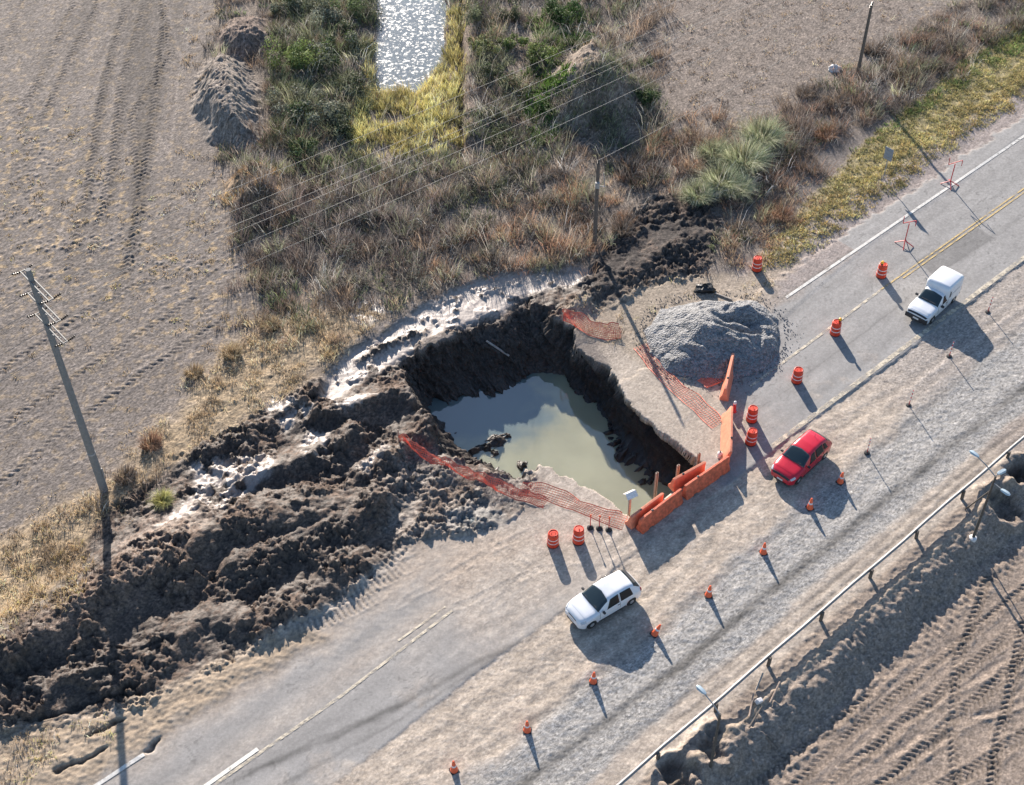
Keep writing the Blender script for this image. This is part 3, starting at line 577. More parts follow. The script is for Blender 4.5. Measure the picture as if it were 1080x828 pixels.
# ------------------------------------------------------------------ ground objects
q0 = (np.arange(NY-1)[:, None]*NX+np.arange(NX-1)[None, :]).ravel()
quads = np.stack([q0, q0+1, q0+NX+1, q0+NX], 1)
fn = GN[q0]; fs = GS[q0]; fin = INNER[q0]
zone = np.zeros(len(q0), np.int8)
zone[fieldm[q0] > .5] = 1
zone[(asph[q0] > .5) & (pm[q0] < .5) & (mudall[q0] < .5)] = 2
zone[(grav[q0] > .5)] = 3
zone[(mudall[q0] > .5) & (pm[q0] < .5)] = 4
zone[(fn > -18.3) & fin] = 5
zone[pm[q0] >= .5] = 6
for k, mm in ((7, mdA), (8, mdB), (9, mdC), (10, mdD)): zone[mm[q0] > .5] = k
gr_ = np.random.default_rng(77).normal(0, 1, NV).astype(np.float32)
C *= np.clip(1+gr_*(.17+.14*fieldm+.16*mudall+.02*below+.06*grav-.11*bare-.05*lowc*(1-grav))*(1-.8*pondm)*(1-.8*palem), .45, 1.8)[:, None]
BST = np.clip(.5+.4*mudall+.3*pm-.38*bare+.2*brushm+.12*fieldm+.0*below-.22*lowc-.2*grav-.75*palem, .1, 1)
PRM = np.stack([RO, GR, BST], 1); CC = np.clip(C, .008, .8)
VV = np.stack([GX, GY, Hh], 1)
names = ['ground', 'field', 'road', 'gravel_road', 'mud', 'lower_field', 'pit', 'dirt_mound', 'dirt_mound', 'dirt_mound', 'dirt_mound']
MLAB = {7: 'pale grey heap of bare earth beside the tracked field at upper left', 8: 'small brown earth heap above the pale grey heap at the field edge',
        9: 'orange brown earth hump below the pale grey heap, brush behind it', 10: 'tall overgrown earth mound with a bare peak among the brush'}
for k, nm in enumerate(names):
    sel = quads[zone == k]
    if not len(sel): continue
    if nm == 'pit':
        # the walls are cut four times finer and pushed sideways in three dimensions
        sel = sel[(Hh[sel] > ZW-.5).any(1)]; K = 4; jj, ii = sel[:, 0]//NX, sel[:, 0] % NX
        a, b = [v.ravel() for v in np.meshgrid(np.arange(K), np.arange(K))]
        I = (ii[:, None]*K+a[None, :]).ravel(); J = (jj[:, None]*K+b[None, :]).ravel(); wk = NX*K+1
        Qf = np.stack([J*wk+I, J*wk+I+1, (J+1)*wk+I+1, (J+1)*wk+I], 1); u, inv = np.unique(Qf.ravel(), return_inverse=True)
        Ju, Iu = u//wk, u % wk; i0 = np.minimum(Iu//K, NX-2); j0 = np.minimum(Ju//K, NY-2); fx = ((Iu-i0*K)/K)[:, None]; fy = ((Ju-j0*K)/K)[:, None]
        def up(A_):
            A_ = A_ if A_.ndim == 2 else A_[:, None]; k0 = j0*NX+i0; return (A_[k0]*(1-fx)+A_[k0+1]*fx)*(1-fy)+(A_[k0+NX]*(1-fx)+A_[k0+NX+1]*fx)*fy
        P = up(VV).astype(np.float32); dp = up(DPIT)[:, 0]; gx1, gy1, sw_ = up(GXN)[:, 0], up(GYN)[:, 0], up(SOFTW)[:, 0]
        uu = P[:, 0]*.8+P[:, 1]*.6; vv_ = P[:, 0]*.6-P[:, 1]*.8; z_ = P[:, 2]
        ws = .34*perlin(uu*.8, z_*1.1+vv_*.3, 51)+.26*perlin(uu*2.1, z_*2.6+vv_, 52)+.16*perlin(uu*4.6, z_*5+vv_*2, 53)+.09*perlin(uu*9, z_*10+vv_*5, 54)
        ws += .30*np.clip(.5-worley(uu, z_*1.2+vv_*.6, 1.6, 55), -.2, .5)
        ws *= np.clip(dp*5, 0, 1)*np.clip(-z_*3, 0, 1); ws += .6*sw_*sstep(-.36, -.7, z_)*sstep(-3.1, -2.3, z_)
        P[:, 0] += ws*gx1; P[:, 1] += ws*gy1; P[:, 2] += .10*perlin(uu*2.5, vv_*2.5+z_, 57)*np.clip(dp*4, 0, 1)
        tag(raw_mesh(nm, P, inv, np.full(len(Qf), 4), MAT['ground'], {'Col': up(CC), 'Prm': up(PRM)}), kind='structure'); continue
    u, inv = np.unique(sel.ravel(), return_inverse=True)
    o = raw_mesh(nm, VV[u], inv, np.full(len(sel), 4), MAT['ground'], {'Col': CC[u], 'Prm': PRM[u]})
    if k < 7: tag(o, kind='structure')
    else: tag(o, MLAB[k], 'earth mound', 'earth mounds by the upper field')
def sheet(name, poly, z, m, n=0):
    b = MB(); b.add([(p[0], p[1], z) for p in poly], [tuple(range(len(poly)))]); o = b.build(name, m, smooth=0); return o
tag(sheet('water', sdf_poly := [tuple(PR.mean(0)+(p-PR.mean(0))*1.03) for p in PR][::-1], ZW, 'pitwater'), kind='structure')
pw = WP(PONDP); tag(sheet('pond_water', [tuple(pw.mean(0)+(p-pw.mean(0))*1.15) for p in pw], ZP, 'pond'), kind='structure')
# ---- painted lines, laid on the asphalt
def line(s0, s1, n0, n1, wd, m, gap=None):
    b = MB(); k = int((s1-s0)/.15)+1; V = []; Fc = []
    for i in range(k+1):
        f = i/k; c = SN(s0+(s1-s0)*f, n0+(n1-n0)*f)
        for sg in (-1, 1):
            q = c+RN*wd/2*sg; V.append((q[0], q[1], float(zg(*q)[0])+.02))
    b.add(V, [(2*i, 2*i+1, 2*i+3, 2*i+2) for i in range(k)]); return tag(b.build('road_marking', m, smooth=0), kind='structure')
line(55, 105, -36.85, -36.95, .2, 'white_line'); line(60, 105, -33.32, -33.3, .11, 'yellow_line'); line(62, 105, -33.06, -33.05, .11, 'yellow_line')
line(47.3, 60, -33.05, -33.3, .17, 'pale_line'); line(44.5, 105, -29.05, -29.05, .3, 'pale_line')
def mark(a, c, wd, m):
    A, B = W(*a, .03), W(*c, .03); line(float(A @ RD), float(B @ RD), float(A @ RN), float(B @ RN), wd, m)
mark((60, 856), (152, 796), .2, 'white_line'); mark((200, 846), (360, 734), .17, 'pale_line'); mark((360, 734), (477, 644), .15, 'pale_line'); mark((190, 848), (272, 790), .2, 'dash'); mark((420, 676), (470, 640), .12, 'pale_line')
# ------------------------------------------------------------------ gravel pile
GP = WP([(680, 348), (696, 326), (742, 316), (800, 318), (824, 338), (824, 374), (804, 394), (778, 404), (735, 402), (700, 394), (686, 374)])
gx = np.arange(GP[:, 0].min()-1, GP[:, 0].max()+1, .055); gy = np.arange(GP[:, 1].min()-1, GP[:, 1].max()+1, .055); A, B = [a.ravel() for a in np.meshgrid(gx, gy)]
d = sdf(A, B, GP)+.25*fbm(A, B, .6, 3, 31); d = np.asarray(d)
top = W(776, 354); dx, dy = A-top[0], (B-top[1]); rr = np.hypot(dx*.85, dy*1.15)
hp = 1.65*np.clip(-d/3.0, 0, 1)**.85-.55*np.exp(-(rr/1.3)**2)+.2*np.exp(-((rr-1.75)/.4)**2)-.42*np.exp(-(((dx+.1)*.6)**2+((dy-.35)/.28)**2))-.36*np.exp(-(((dx-.3)*.55)**2+((dy+.55)/.28)**2))+.05*fbm(A, B, 1.2, 4, 33)
hp += .04*np.clip(.6-worley(A, B, 9, 3), 0, 1)+.075*np.sin(rr*6+fbm(A, B, .8, 2, 5)*3)*sstep(0, 1, -d)
ok = (d < .1).reshape(len(gy), len(gx)); nx_, ny_ = len(gx), len(gy)
Z = np.where(d < 0, zg(A, B)-.03+np.maximum(hp*sstep(0, .25, -d), .02), zg(A, B)-.08)
q = (np.arange(ny_-1)[:, None]*nx_+np.arange(nx_-1)[None, :]).ravel(); Q = np.stack([q, q+1, q+nx_+1, q+nx_], 1); Q = Q[ok.ravel()[Q].all(1)]
u, inv = np.unique(Q.ravel(), return_inverse=True)
tag(raw_mesh('gravel_pile', np.stack([A, B, Z], 1)[u], inv, np.full(len(Q), 4), MAT['gravel']), 'big heap of grey crushed stone with a dented top between pit and road', 'gravel pile')
k_ = 900; a_ = RNG.uniform(0, 2*math.pi, k_); r_ = RNG.normal(0, .38, k_); cx_, cy_ = GP.mean(0); ext = np.interp(a_, *(lambda an, rr_: (an[np.argsort(an)], rr_[np.argsort(an)]))(np.arctan2(GP[:, 1]-cy_, GP[:, 0]-cx_) % (2*math.pi), np.hypot(GP[:, 0]-cx_, GP[:, 1]-cy_)), period=2*math.pi)+np.abs(r_)-.1
px_, py_ = cx_+np.cos(a_)*ext, cy_+np.sin(a_)*ext; sz = RNG.uniform(.02, .06, k_); T = np.array([[1, 0, -.4], [-.5, .87, -.4], [-.5, -.87, -.4], [0, 0, .9]])
rot_ = RNG.uniform(0, 6.3, k_); V_ = np.stack([np.stack([px_+sz*(T[i, 0]*np.cos(rot_)-T[i, 1]*np.sin(rot_)), py_+sz*(T[i, 0]*np.sin(rot_)+T[i, 1]*np.cos(rot_)), zg(px_, py_)+.02+sz*T[i, 2]], 1) for i in range(4)], 1).reshape(-1, 3)
L_ = (np.arange(k_)[:, None]*4+np.array([0, 1, 3, 1, 2, 3, 2, 0, 3, 0, 2, 1])).ravel(); tag(raw_mesh('loose_gravel', V_, L_, np.full(k_*4, 3), MAT['gravel'], smooth=False), kind='stuff')
GPZ = (A.reshape(ny_, nx_), B.reshape(ny_, nx_), Z.reshape(ny_, nx_))

# ------------------------------------------------------------------ vegetation
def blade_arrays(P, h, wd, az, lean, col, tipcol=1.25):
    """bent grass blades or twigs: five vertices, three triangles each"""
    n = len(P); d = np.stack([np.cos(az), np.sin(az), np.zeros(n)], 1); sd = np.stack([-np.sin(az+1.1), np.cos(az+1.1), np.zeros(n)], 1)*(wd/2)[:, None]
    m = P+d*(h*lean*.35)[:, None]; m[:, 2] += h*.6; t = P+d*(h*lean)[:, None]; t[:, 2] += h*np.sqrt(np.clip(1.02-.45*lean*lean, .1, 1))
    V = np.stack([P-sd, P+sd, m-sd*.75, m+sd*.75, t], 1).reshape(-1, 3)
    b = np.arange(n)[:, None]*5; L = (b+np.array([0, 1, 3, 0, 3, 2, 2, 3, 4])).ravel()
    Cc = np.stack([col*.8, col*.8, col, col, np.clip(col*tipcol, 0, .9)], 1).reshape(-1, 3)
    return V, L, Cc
def grass(name, centers, nb, h, wd, spread, lean, cols, hv=.35, upright=0.0):
    """one mesh of clumps: centers (N,2), nb blades per clump"""
    N_ = len(centers); hs = h*np.exp(RNG.normal(0, hv, N_)); ci = np.repeat(np.arange(N_), nb); n = len(ci)
    az = RNG.uniform(0, 2*math.pi, n); rad = spread*np.sqrt(RNG.uniform(0, 1, n))*np.repeat(hs/h, nb)**.5
    P = np.zeros((n, 3)); P[:, :2] = centers[ci]+np.stack([np.cos(az), np.sin(az)], 1)*rad[:, None]; P[:, 2] = zg(P[:, 0], P[:, 1])-.02
    ck = np.array(cols)[RNG.integers(0, len(cols), N_)]*np.exp(RNG.normal(0, .22, (N_, 1)))
    pn = np.exp(.55*np.clip(fbm(centers[:, 0], centers[:, 1], .33, 3, 101), -1, 1)); col = np.clip(1.4*(ck*pn[:, None])[ci]*np.exp(RNG.normal(0, .3, (n, 1))), .005, .8)
    hh = hs[ci]*RNG.uniform(.45, 1.15, n); ln = np.clip(lean*RNG.uniform(.3, 1.4, n), 0, 1.4)
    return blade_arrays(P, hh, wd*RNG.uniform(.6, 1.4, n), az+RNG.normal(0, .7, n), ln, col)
def merge(name, parts):
    V = np.concatenate([p[0] for p in parts]); off = np.cumsum([0]+[len(p[0]) for p in parts]); L = np.concatenate([p[1]+o for p, o in zip(parts, off)]); Cc = np.concatenate([p[2] for p in parts])
    return raw_mesh(name, V, L, np.full(len(L)//3, 3), MAT['leaf'], {'Col': Cc}, smooth=False)
def scatter(mask, dens, clump=0.0, thr=0.0, freq=.5, seed=3, ok=None):
    """random points where a mask over the terrain is high; uneven, following a noise"""
    sel = np.nonzero((mask > .3) & INNER)[0]
    lo = GX[sel].min(), GY[sel].min(); hi = GX[sel].max(), GY[sel].max(); n = int((hi[0]-lo[0])*(hi[1]-lo[1])*dens)
    x = RNG.uniform(lo[0], hi[0], n); y = RNG.uniform(lo[1], hi[1], n)
    i = np.clip(np.searchsorted(XS, x), 0, NX-1); j = np.clip(np.searchsorted(YS, y), 0, NY-1); m = mask.reshape(NY, NX)[j, i]
    k = np.clip(.5+clump*fbm(x, y, freq, 3, seed)*1.6-thr, 0, 1) if clump else 1
    keep = RNG.uniform(0, 1, n) < m*k
    return np.stack([x, y], 1)[keep]
BROWN = [(.20, .15, .11), (.16, .12, .095), (.24, .175, .12), (.135, .105, .09)]; GREY = [(.17, .15, .135), (.12, .108, .1), (.21, .19, .17)]
PINK = [(.27, .165, .11), (.22, .13, .09), (.31, .2, .13)]; TAN = [(.40, .31, .185), (.34, .25, .15), (.44, .35, .23), (.29, .22, .15)]
GREEN = [(.11, .13, .065), (.14, .16, .085), (.085, .105, .055)]; LIME = [(.46, .38, .16), (.40, .34, .135), (.50, .42, .2), (.31, .285, .12)]; OLIVE = [(.19, .19, .12), (.22, .215, .145), (.15, .155, .1)]
free = (1-mdA)*(1-mdB)*(1-pondm)*(1-pm)*(1-mud)*(1-mudN)*np.clip(.6+.8*sstep(-.25, .15, NZ1+.5*NZ2), 0, 1)*(1-wetf)*(1-.85*mdD)
redz = M([(470, 250), (560, 215), (640, 165), (710, 125), (760, 118), (770, 170), (730, 200), (690, 215), (640, 285), (560, 295), (490, 300), (455, 290)], 1, 1)*free
mauve = M([(245, 215), (300, 195), (390, 200), (470, 190), (480, 250), (400, 290), (330, 285), (265, 270)], 1, 1)*free
grz = M([(285, 40), (300, -30), (395, -30), (390, 110), (370, 170), (330, 200), (290, 150)], 1, .6)*free
limez = M([(394, 96), (440, 92), (456, 76), (466, 58), (474, 30), (486, -40), (489, 60), (488, 150), (450, 165), (405, 165), (372, 165), (376, 130), (388, 100)], .4, .3)*(1-pondm)
limeb = M([(380, 100), (392, 40), (396, 95)], .3, .2)*(1-pondm)
olz = M([(495, 0), (550, 0), (560, 80), (545, 150), (600, 165), (560, 200), (470, 215), (400, 230), (340, 230), (330, 190), (400, 165), (490, 170)], 1, 1)*free
urb = M([(770, 150), (830, 115), (900, 75), (960, 35), (1100, -20), (1100, 10), (960, 105), (880, 150), (850, 200), (790, 235), (760, 210)], 1, 1)
gen = brushm*free*(1-.85*limez)
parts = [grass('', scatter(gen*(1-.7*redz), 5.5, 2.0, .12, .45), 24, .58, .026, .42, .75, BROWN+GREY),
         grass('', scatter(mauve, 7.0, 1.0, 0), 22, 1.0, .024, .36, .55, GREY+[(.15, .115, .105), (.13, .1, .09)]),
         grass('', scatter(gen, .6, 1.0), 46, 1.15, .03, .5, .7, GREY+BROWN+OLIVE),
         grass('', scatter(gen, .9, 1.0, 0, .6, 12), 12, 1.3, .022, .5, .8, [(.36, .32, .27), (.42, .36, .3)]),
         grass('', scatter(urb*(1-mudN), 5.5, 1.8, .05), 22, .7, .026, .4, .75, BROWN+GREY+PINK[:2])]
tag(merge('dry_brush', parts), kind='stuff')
parts = [grass('', scatter(redz, 6, 1.7, .05, .5), 24, .75, .028, .4, .7, PINK+BROWN[:2]+[(.33, .24, .15)])]
tag(merge('red_brown_reeds', parts), kind='stuff')
parts = [grass('', scatter(grz, 4.6, .8, -.2), 26, .75, .05, .45, .7, GREEN+OLIVE), grass('', scatter(olz, 4, 1.2, -.1), 22, .6, .04, .4, .7, OLIVE+GREY[:1]+GREEN[:1]), grass('', scatter(gen, .8, 1.2, .05, .3, 8), 30, .6, .05, .5, .8, GREEN+OLIVE)]
tag(merge('green_undergrowth', parts), kind='stuff')
parts = [grass('', scatter(np.maximum(limez, limeb), 9, .8, -.25), 20, .62, .035, .3, .45, LIME), grass('', scatter(limez, 1.2, 1, .1), 24, .6, .035, .3, .5, OLIVE+LIME[1:2])]
tag(merge('yellow_reeds', parts), kind='stuff')
vg = verge*(1-.6*sstep(-42.0, -41.0, GN))
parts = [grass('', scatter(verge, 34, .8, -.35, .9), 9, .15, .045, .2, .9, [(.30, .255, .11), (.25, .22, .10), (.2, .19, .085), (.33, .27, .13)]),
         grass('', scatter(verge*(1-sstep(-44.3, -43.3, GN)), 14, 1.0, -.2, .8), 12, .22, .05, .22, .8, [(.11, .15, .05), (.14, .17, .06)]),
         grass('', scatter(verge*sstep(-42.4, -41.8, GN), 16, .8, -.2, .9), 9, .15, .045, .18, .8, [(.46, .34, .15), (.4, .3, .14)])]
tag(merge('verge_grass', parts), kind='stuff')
strawz = strawm*(1-mud*.9)
sl_ = M([(255, 330), (330, 305), (400, 312), (420, 325), (350, 380), (260, 380), (200, 410), (225, 350)], 1, 1)*(1-mud)
parts = [grass('', scatter(strawz, 11, 1.3, -.1, .6), 14, .26, .032, .28, .9, TAN), grass('', scatter(sl_, 2.6, 1.3, 0, .6), 22, .5, .03, .35, .7, TAN+BROWN[:2]),
         grass('', scatter(M([(-330, 690), (-60, 590), (40, 555), (100, 590), (85, 650), (0, 690), (-60, 712), (-330, 870)], .8, .6), 8, 1, -.1), 16, .3, .035, .3, .8, TAN+[(.36, .29, .13)]),
         grass('', scatter(M([(95, 520), (150, 480), (200, 470), (190, 500), (140, 545), (110, 560), (60, 600), (50, 560)], .8, .6)*(1-.5*mud), 3.2, 1.2), 22, .5, .028, .35, .7, BROWN+GREY+TAN[3:]),
         grass('', scatter(np.maximum(strw2, M([(-330, 955), (-40, 778), (60, 765), (110, 752), (120, 775), (60, 815), (-40, 850), (-330, 1020)], .8, .5)), 7, 1.2, .05), 12, .2, .035, .25, .9, TAN+[(.4, .36, .15)]),
         grass('', scatter(sandN*(1-mudN)*(1-slab), 2.0, 1.2, .1), 12, .22, .035, .3, .9, TAN+[(.33, .3, .15)]),
         grass('', scatter(M([(800, 200), (850, 190), (870, 210), (850, 250), (800, 280), (770, 280), (760, 250)], .8, .6), 10, 1, 0), 16, .32, .03, .3, .8, TAN+PINK)]
tag(merge('straw_grass', parts), kind='stuff')
ftuft = M([(0, 110), (80, 120), (180, 230), (260, 250), (280, 300), (220, 340), (100, 330), (0, 260)], 3, 1)
parts = [grass('', scatter(ftuft, 1.5, 1.8, .1, .35, 5), 16, .13, .06, .22, 1.2, TAN+[(.42, .33, .16)]), grass('', scatter(fieldm*lowf, .5, 1.5, .1, .3, 6), 10, .15, .045, .2, 1.0, TAN),
         grass('', scatter(np.maximum(M([(195, 160), (240, 170), (270, 250), (240, 290), (200, 230)], 1, .8), M([(205, 0), (250, 0), (225, 60), (200, 110), (190, 60)], 1, .6)), 2.2, 1.2), 14, .3, .035, .3, .9, TAN[1:]+BROWN[:1]),
         grass('', scatter(ur, 3.0, 1.5, .05), 10, .16, .04, .25, 1, TAN[1:]+BROWN), grass('', scatter(mdC, 5, .8), 16, .4, .035, .3, .8, [(.36, .24, .12), (.30, .2, .11)])]
tag(merge('field_stubble', parts), kind='stuff')
MX, MY = GX-W(612, 100)[0], GY-W(612, 100)[1]
tag(merge('mound_creeper', [grass('', scatter(M([(556, 75), (590, 70), (600, 100), (590, 150), (560, 150), (545, 110)], .5, .5), 16, 1, -.1, .6), 16, .34, .09, .3, .9, [(.055, .1, .022), (.08, .14, .03), (.04, .075, .02)]),
      grass('', scatter(M([(562, 15), (615, 15), (625, 45), (600, 55), (565, 48)], .5, .5), 14, 1, -.1, .6), 16, .4, .09, .3, .9, [(.05, .09, .022), (.07, .12, .03)]),
      grass('', scatter(mdD*sstep(1.0, -1.0, MY-.55*MX+1.0), 10, .8, -.15), 18, .55, .035, .35, .9, GREEN+OLIVE+GREY), grass('', scatter(mdD, 1.6, 1), 12, .3, .03, .3, .9, BROWN+TAN[1:])]), kind='stuff')
# ---- plants one can tell apart
def plant(name, label, cat, px, nb, h, rad, lean, wd, cols, group=None, foliage='foliage', core=True):
    p = at(*px); t = thing(name, label, cat, p, RNG.uniform(0, 6), group); n = nb
    az = RNG.uniform(0, 2*math.pi, n); rr = rad*.45*np.sqrt(RNG.uniform(0, 1, n)); P = np.stack([np.cos(az)*rr, np.sin(az)*rr, np.full(n, -.03)], 1)
    col = np.clip(np.array(cols)[RNG.integers(0, len(cols), n)]*np.exp(RNG.normal(0, .28, (n, 1))), .005, .8)
    V, L, Cc = blade_arrays(P, h*RNG.uniform(.4, 1.1, n), wd*RNG.uniform(.6, 1.4, n), az+RNG.normal(0, .5, n), np.clip(lean*RNG.uniform(.15, 1.3, n), 0, 1.35), col)
    o = raw_mesh(foliage, V, L, np.full(len(L)//3, 3), MAT['leaf'], {'Col': Cc}, smooth=False); o.parent = t
    return t
PAM = [(.32, .345, .2), (.26, .29, .17), (.40, .40, .26), (.50, .48, .34), (.2, .235, .14)]
for px, h, rd, lb in (((803, 152), 1.5, 1.7, 'green pampas grass clump at the top right end of the row by the verge'), ((783, 178), 1.7, 1.8, 'biggest feathery pampas grass clump in the middle of the row'),
                      ((752, 168), 1.1, 1.2, 'small pampas grass clump standing to the left of the row'), ((760, 200), 1.4, 1.6, 'grey green pampas grass clump leaning over the mud'),
                      ((735, 212), 1.1, 1.2, 'low pale pampas grass clump next to the black mud'), ((775, 205), 1.1, 1.3, 'shaded blue green pampas grass clump on the road side of the row')):
    plant('pampas_grass', lb, 'pampas grass', px, 1800, h*1.2, rd*1.15, .95, .045, PAM, 'pampas grass clumps beside the verge')
plant('grass_tuft', 'pale yellow green grass tuft alone at the edge of the mud', 'grass tuft', (172, 530), 700, .62, .9, 1.0, .035, [(.42, .41, .16), (.36, .34, .14), (.48, .45, .22)])
def leafy(name, label, px, rx, ry, rz, nleaf, cols, ls, group, cat='bush'):
    """a bush: stems and many leaf-sized faces spread through uneven clumps"""
    p = at(*px); t = thing(name, label, cat, p, 0, group); K = 14
    cs = RNG.normal(0, .5, (K, 3))*np.array([rx, ry, rz*.55]); cs[:, 2] = np.abs(cs[:, 2])+rz*.35; cr = RNG.uniform(.28, .5, K)*min(rx, ry)
    ci = RNG.integers(0, K, nleaf); d = RNG.normal(0, 1, (nleaf, 3)); d /= np.linalg.norm(d, axis=1)[:, None]
    P = cs[ci]+d*(cr[ci]*RNG.uniform(.55, 1.1, nleaf))[:, None]; P[:, 2] = np.maximum(P[:, 2], .05)
    a = RNG.normal(0, 1, (nleaf, 3)); a /= np.linalg.norm(a, axis=1)[:, None]; b = np.cross(a, d); b /= np.linalg.norm(b, axis=1)[:, None]+1e-6
    s = (ls*RNG.uniform(.6, 1.4, nleaf))[:, None]; V = np.stack([P-a*s, P+b*s*.45, P+a*s, P-b*s*.45], 1).reshape(-1, 3); L = np.arange(nleaf*4)
    ck = np.array(cols)[RNG.integers(0, len(cols), K)]*np.exp(RNG.normal(0, .18, (K, 1)))
    col = np.repeat(np.clip(ck[ci]*np.exp(RNG.normal(0, .25, (nleaf, 1))), .005, .8), 4, axis=0)
    o = raw_mesh('foliage', V, L, np.full(nleaf, 4), MAT['leaf'], {'Col': col}, smooth=False); o.parent = t
    m = MB()
    for k in range(K): m.tube([(RNG.uniform(-.1, .1), RNG.uniform(-.1, .1), -.05), tuple(cs[k]*np.array([.5, .5, .5])), tuple(cs[k])], [.03, .02, .008], 5)
    m.build('stem', 'dryroot', t)
G1 = [(.14, .19, .055), (.18, .22, .075), (.11, .145, .05)]; G2 = [(.07, .1, .04), (.09, .12, .05)]; G3 = [(.15, .16, .11), (.19, .2, .15)]
for px, r, h, cl_, lb in (((313, 68), 1.9, 1.7, G1, 'bright green leafy bush beside the pale earth heap'), ((345, 20), 1.8, 1.4, G2+G3, 'dull green bush at the top edge left of the pond'),
        ((310, 12), 1.5, 1.2, G1[2:]+G3, 'light green bush at the top edge above the bright one'), ((350, 60), 1.7, 1.3, G2+G3, 'grey green bush halfway between the bright bush and the pond'),
        ((318, 120), 1.6, 1.2, G3+G2, 'grey leaved bush below the bright green bush'), ((345, 130), 1.7, 1.2, G3, 'silvery twiggy bush left of the yellow reeds'), ((322, 165), 1.2, 1.0, G2+G1[2:], 'small olive bush under the power lines left of the reeds'),
        ((508, 55), 1.2, .9, [(.17, .19, .07), (.2, .21, .09)], 'yellowish green bush on the bank right of the pond ditch'), ((537, 50), 1.0, .8, G1[:2], 'lime green bush between the ditch bank and the mound'),
        ((590, 20), 1.8, 1.2, [(.045, .085, .025), (.06, .1, .03)], 'dark green leafy bush behind the overgrown mound'), ((570, 65), 1.3, .9, G1, 'bright creeper bush on the left foot of the mound'),
        ((575, 120), 1.3, .8, [(.04, .08, .02), (.06, .1, .025)], 'deep green bush at the front left foot of the mound'), ((680, 105), 1.0, .8, G2, 'small dark bush at the right foot of the mound'), ((455, 22), .01, .01, G2, '')):
    if lb: leafy('green_bush', lb, px, r, r*.9, h, int(1500*r), cl_, .10, 'green bushes around the pond and mound')
SH = [(.20, .175, .15), (.17, .15, .13), (.24, .21, .175)]
for k, px in enumerate([(262, 235), (292, 262), (330, 250), (365, 272), (402, 262), (440, 240), (300, 215), (350, 222), (390, 232), (470, 262), (505, 240), (520, 272), (380, 300), (430, 295), (540, 205), (500, 195), (585, 215), (560, 245)]):
    leafy('twiggy_shrub', 'grey brown twiggy shrub in the dry brush under the power cables', px, RNG.uniform(.7, 1.3), RNG.uniform(.7, 1.2), RNG.uniform(.7, 1.1), 700, [SH[k % 3], SH[(k+1) % 3], (.15, .155, .115)], .055, 'grey twiggy shrubs under the power cables', 'shrub')
GB = [(.10, .115, .06), (.13, .14, .08), (.075, .09, .045)]
for k, (px, lb) in enumerate([((382, 15), 'L'), ((380, 55), 'L'), ((378, 95), 'L'), ((365, 35), 'L'), ((362, 95), 'L'), ((360, 140), 'L'), ((500, 20), 'R'), ((520, 85), 'R'), ((515, 125), 'R'), ((540, 20), 'R'), ((545, 95), 'R'), ((530, 150), 'R')]):
    leafy('scrub_bush', 'dull dark green bush in the scrub left of the pond' if lb == 'L' else 'dull dark green bush in the scrub between pond ditch and overgrown mound', px, RNG.uniform(.8, 1.3), RNG.uniform(.8, 1.3), RNG.uniform(.7, 1.2), 1100, GB, .085, 'dull bushes left of the pond' if lb == 'L' else 'dull bushes right of the pond ditch')
DB = [(.15, .12, .1), (.18, .145, .115), (.12, .1, .09)]
dry_spots = [((655, 245), 'dry grey bush just right of the thin pole foot', 1.0), ((285, 345), 'straw coloured bush at the left of the straw strip', .9), ((245, 375), 'round yellow straw bush on the field edge', .9), ((205, 395), 'lowest straw bush by the furrowed field', .8),
             ((160, 470), 'reddish dry bush up the slope from the tall concrete pole', .9), ((132, 505), 'grey thorny bush at the foot of the tall concrete pole', .9), ((920, 55), 'grey bush right of the far pole foot', 1.2), ((850, 100), 'brown bush left of the far pole foot', 1.2),
             ((880, 110), 'broad dry bush in front of the far pole', 1.3), ((950, 80), 'tan bush at the top of the green verge', 1.0), ((870, 145), 'pinkish dry bush above the grass verge', 1.1), ((825, 230), 'rusty dry bush at the road end of the pampas row', 1.0)]
for (px, lb, r) in dry_spots:
    cl_ = TAN if 'straw' in lb else (PINK if ('red' in lb or 'pink' in lb or 'rust' in lb) else (TAN[3:]+BROWN if 'tan' in lb else GREY+BROWN))
    plant('dry_bush', lb, 'bush', px, 420, r*.9, r*1.3, .9, .03, cl_, 'dry bushes one can tell apart')
#@@ENDVEG
WAZ, WSAG = 50.5, 2.0
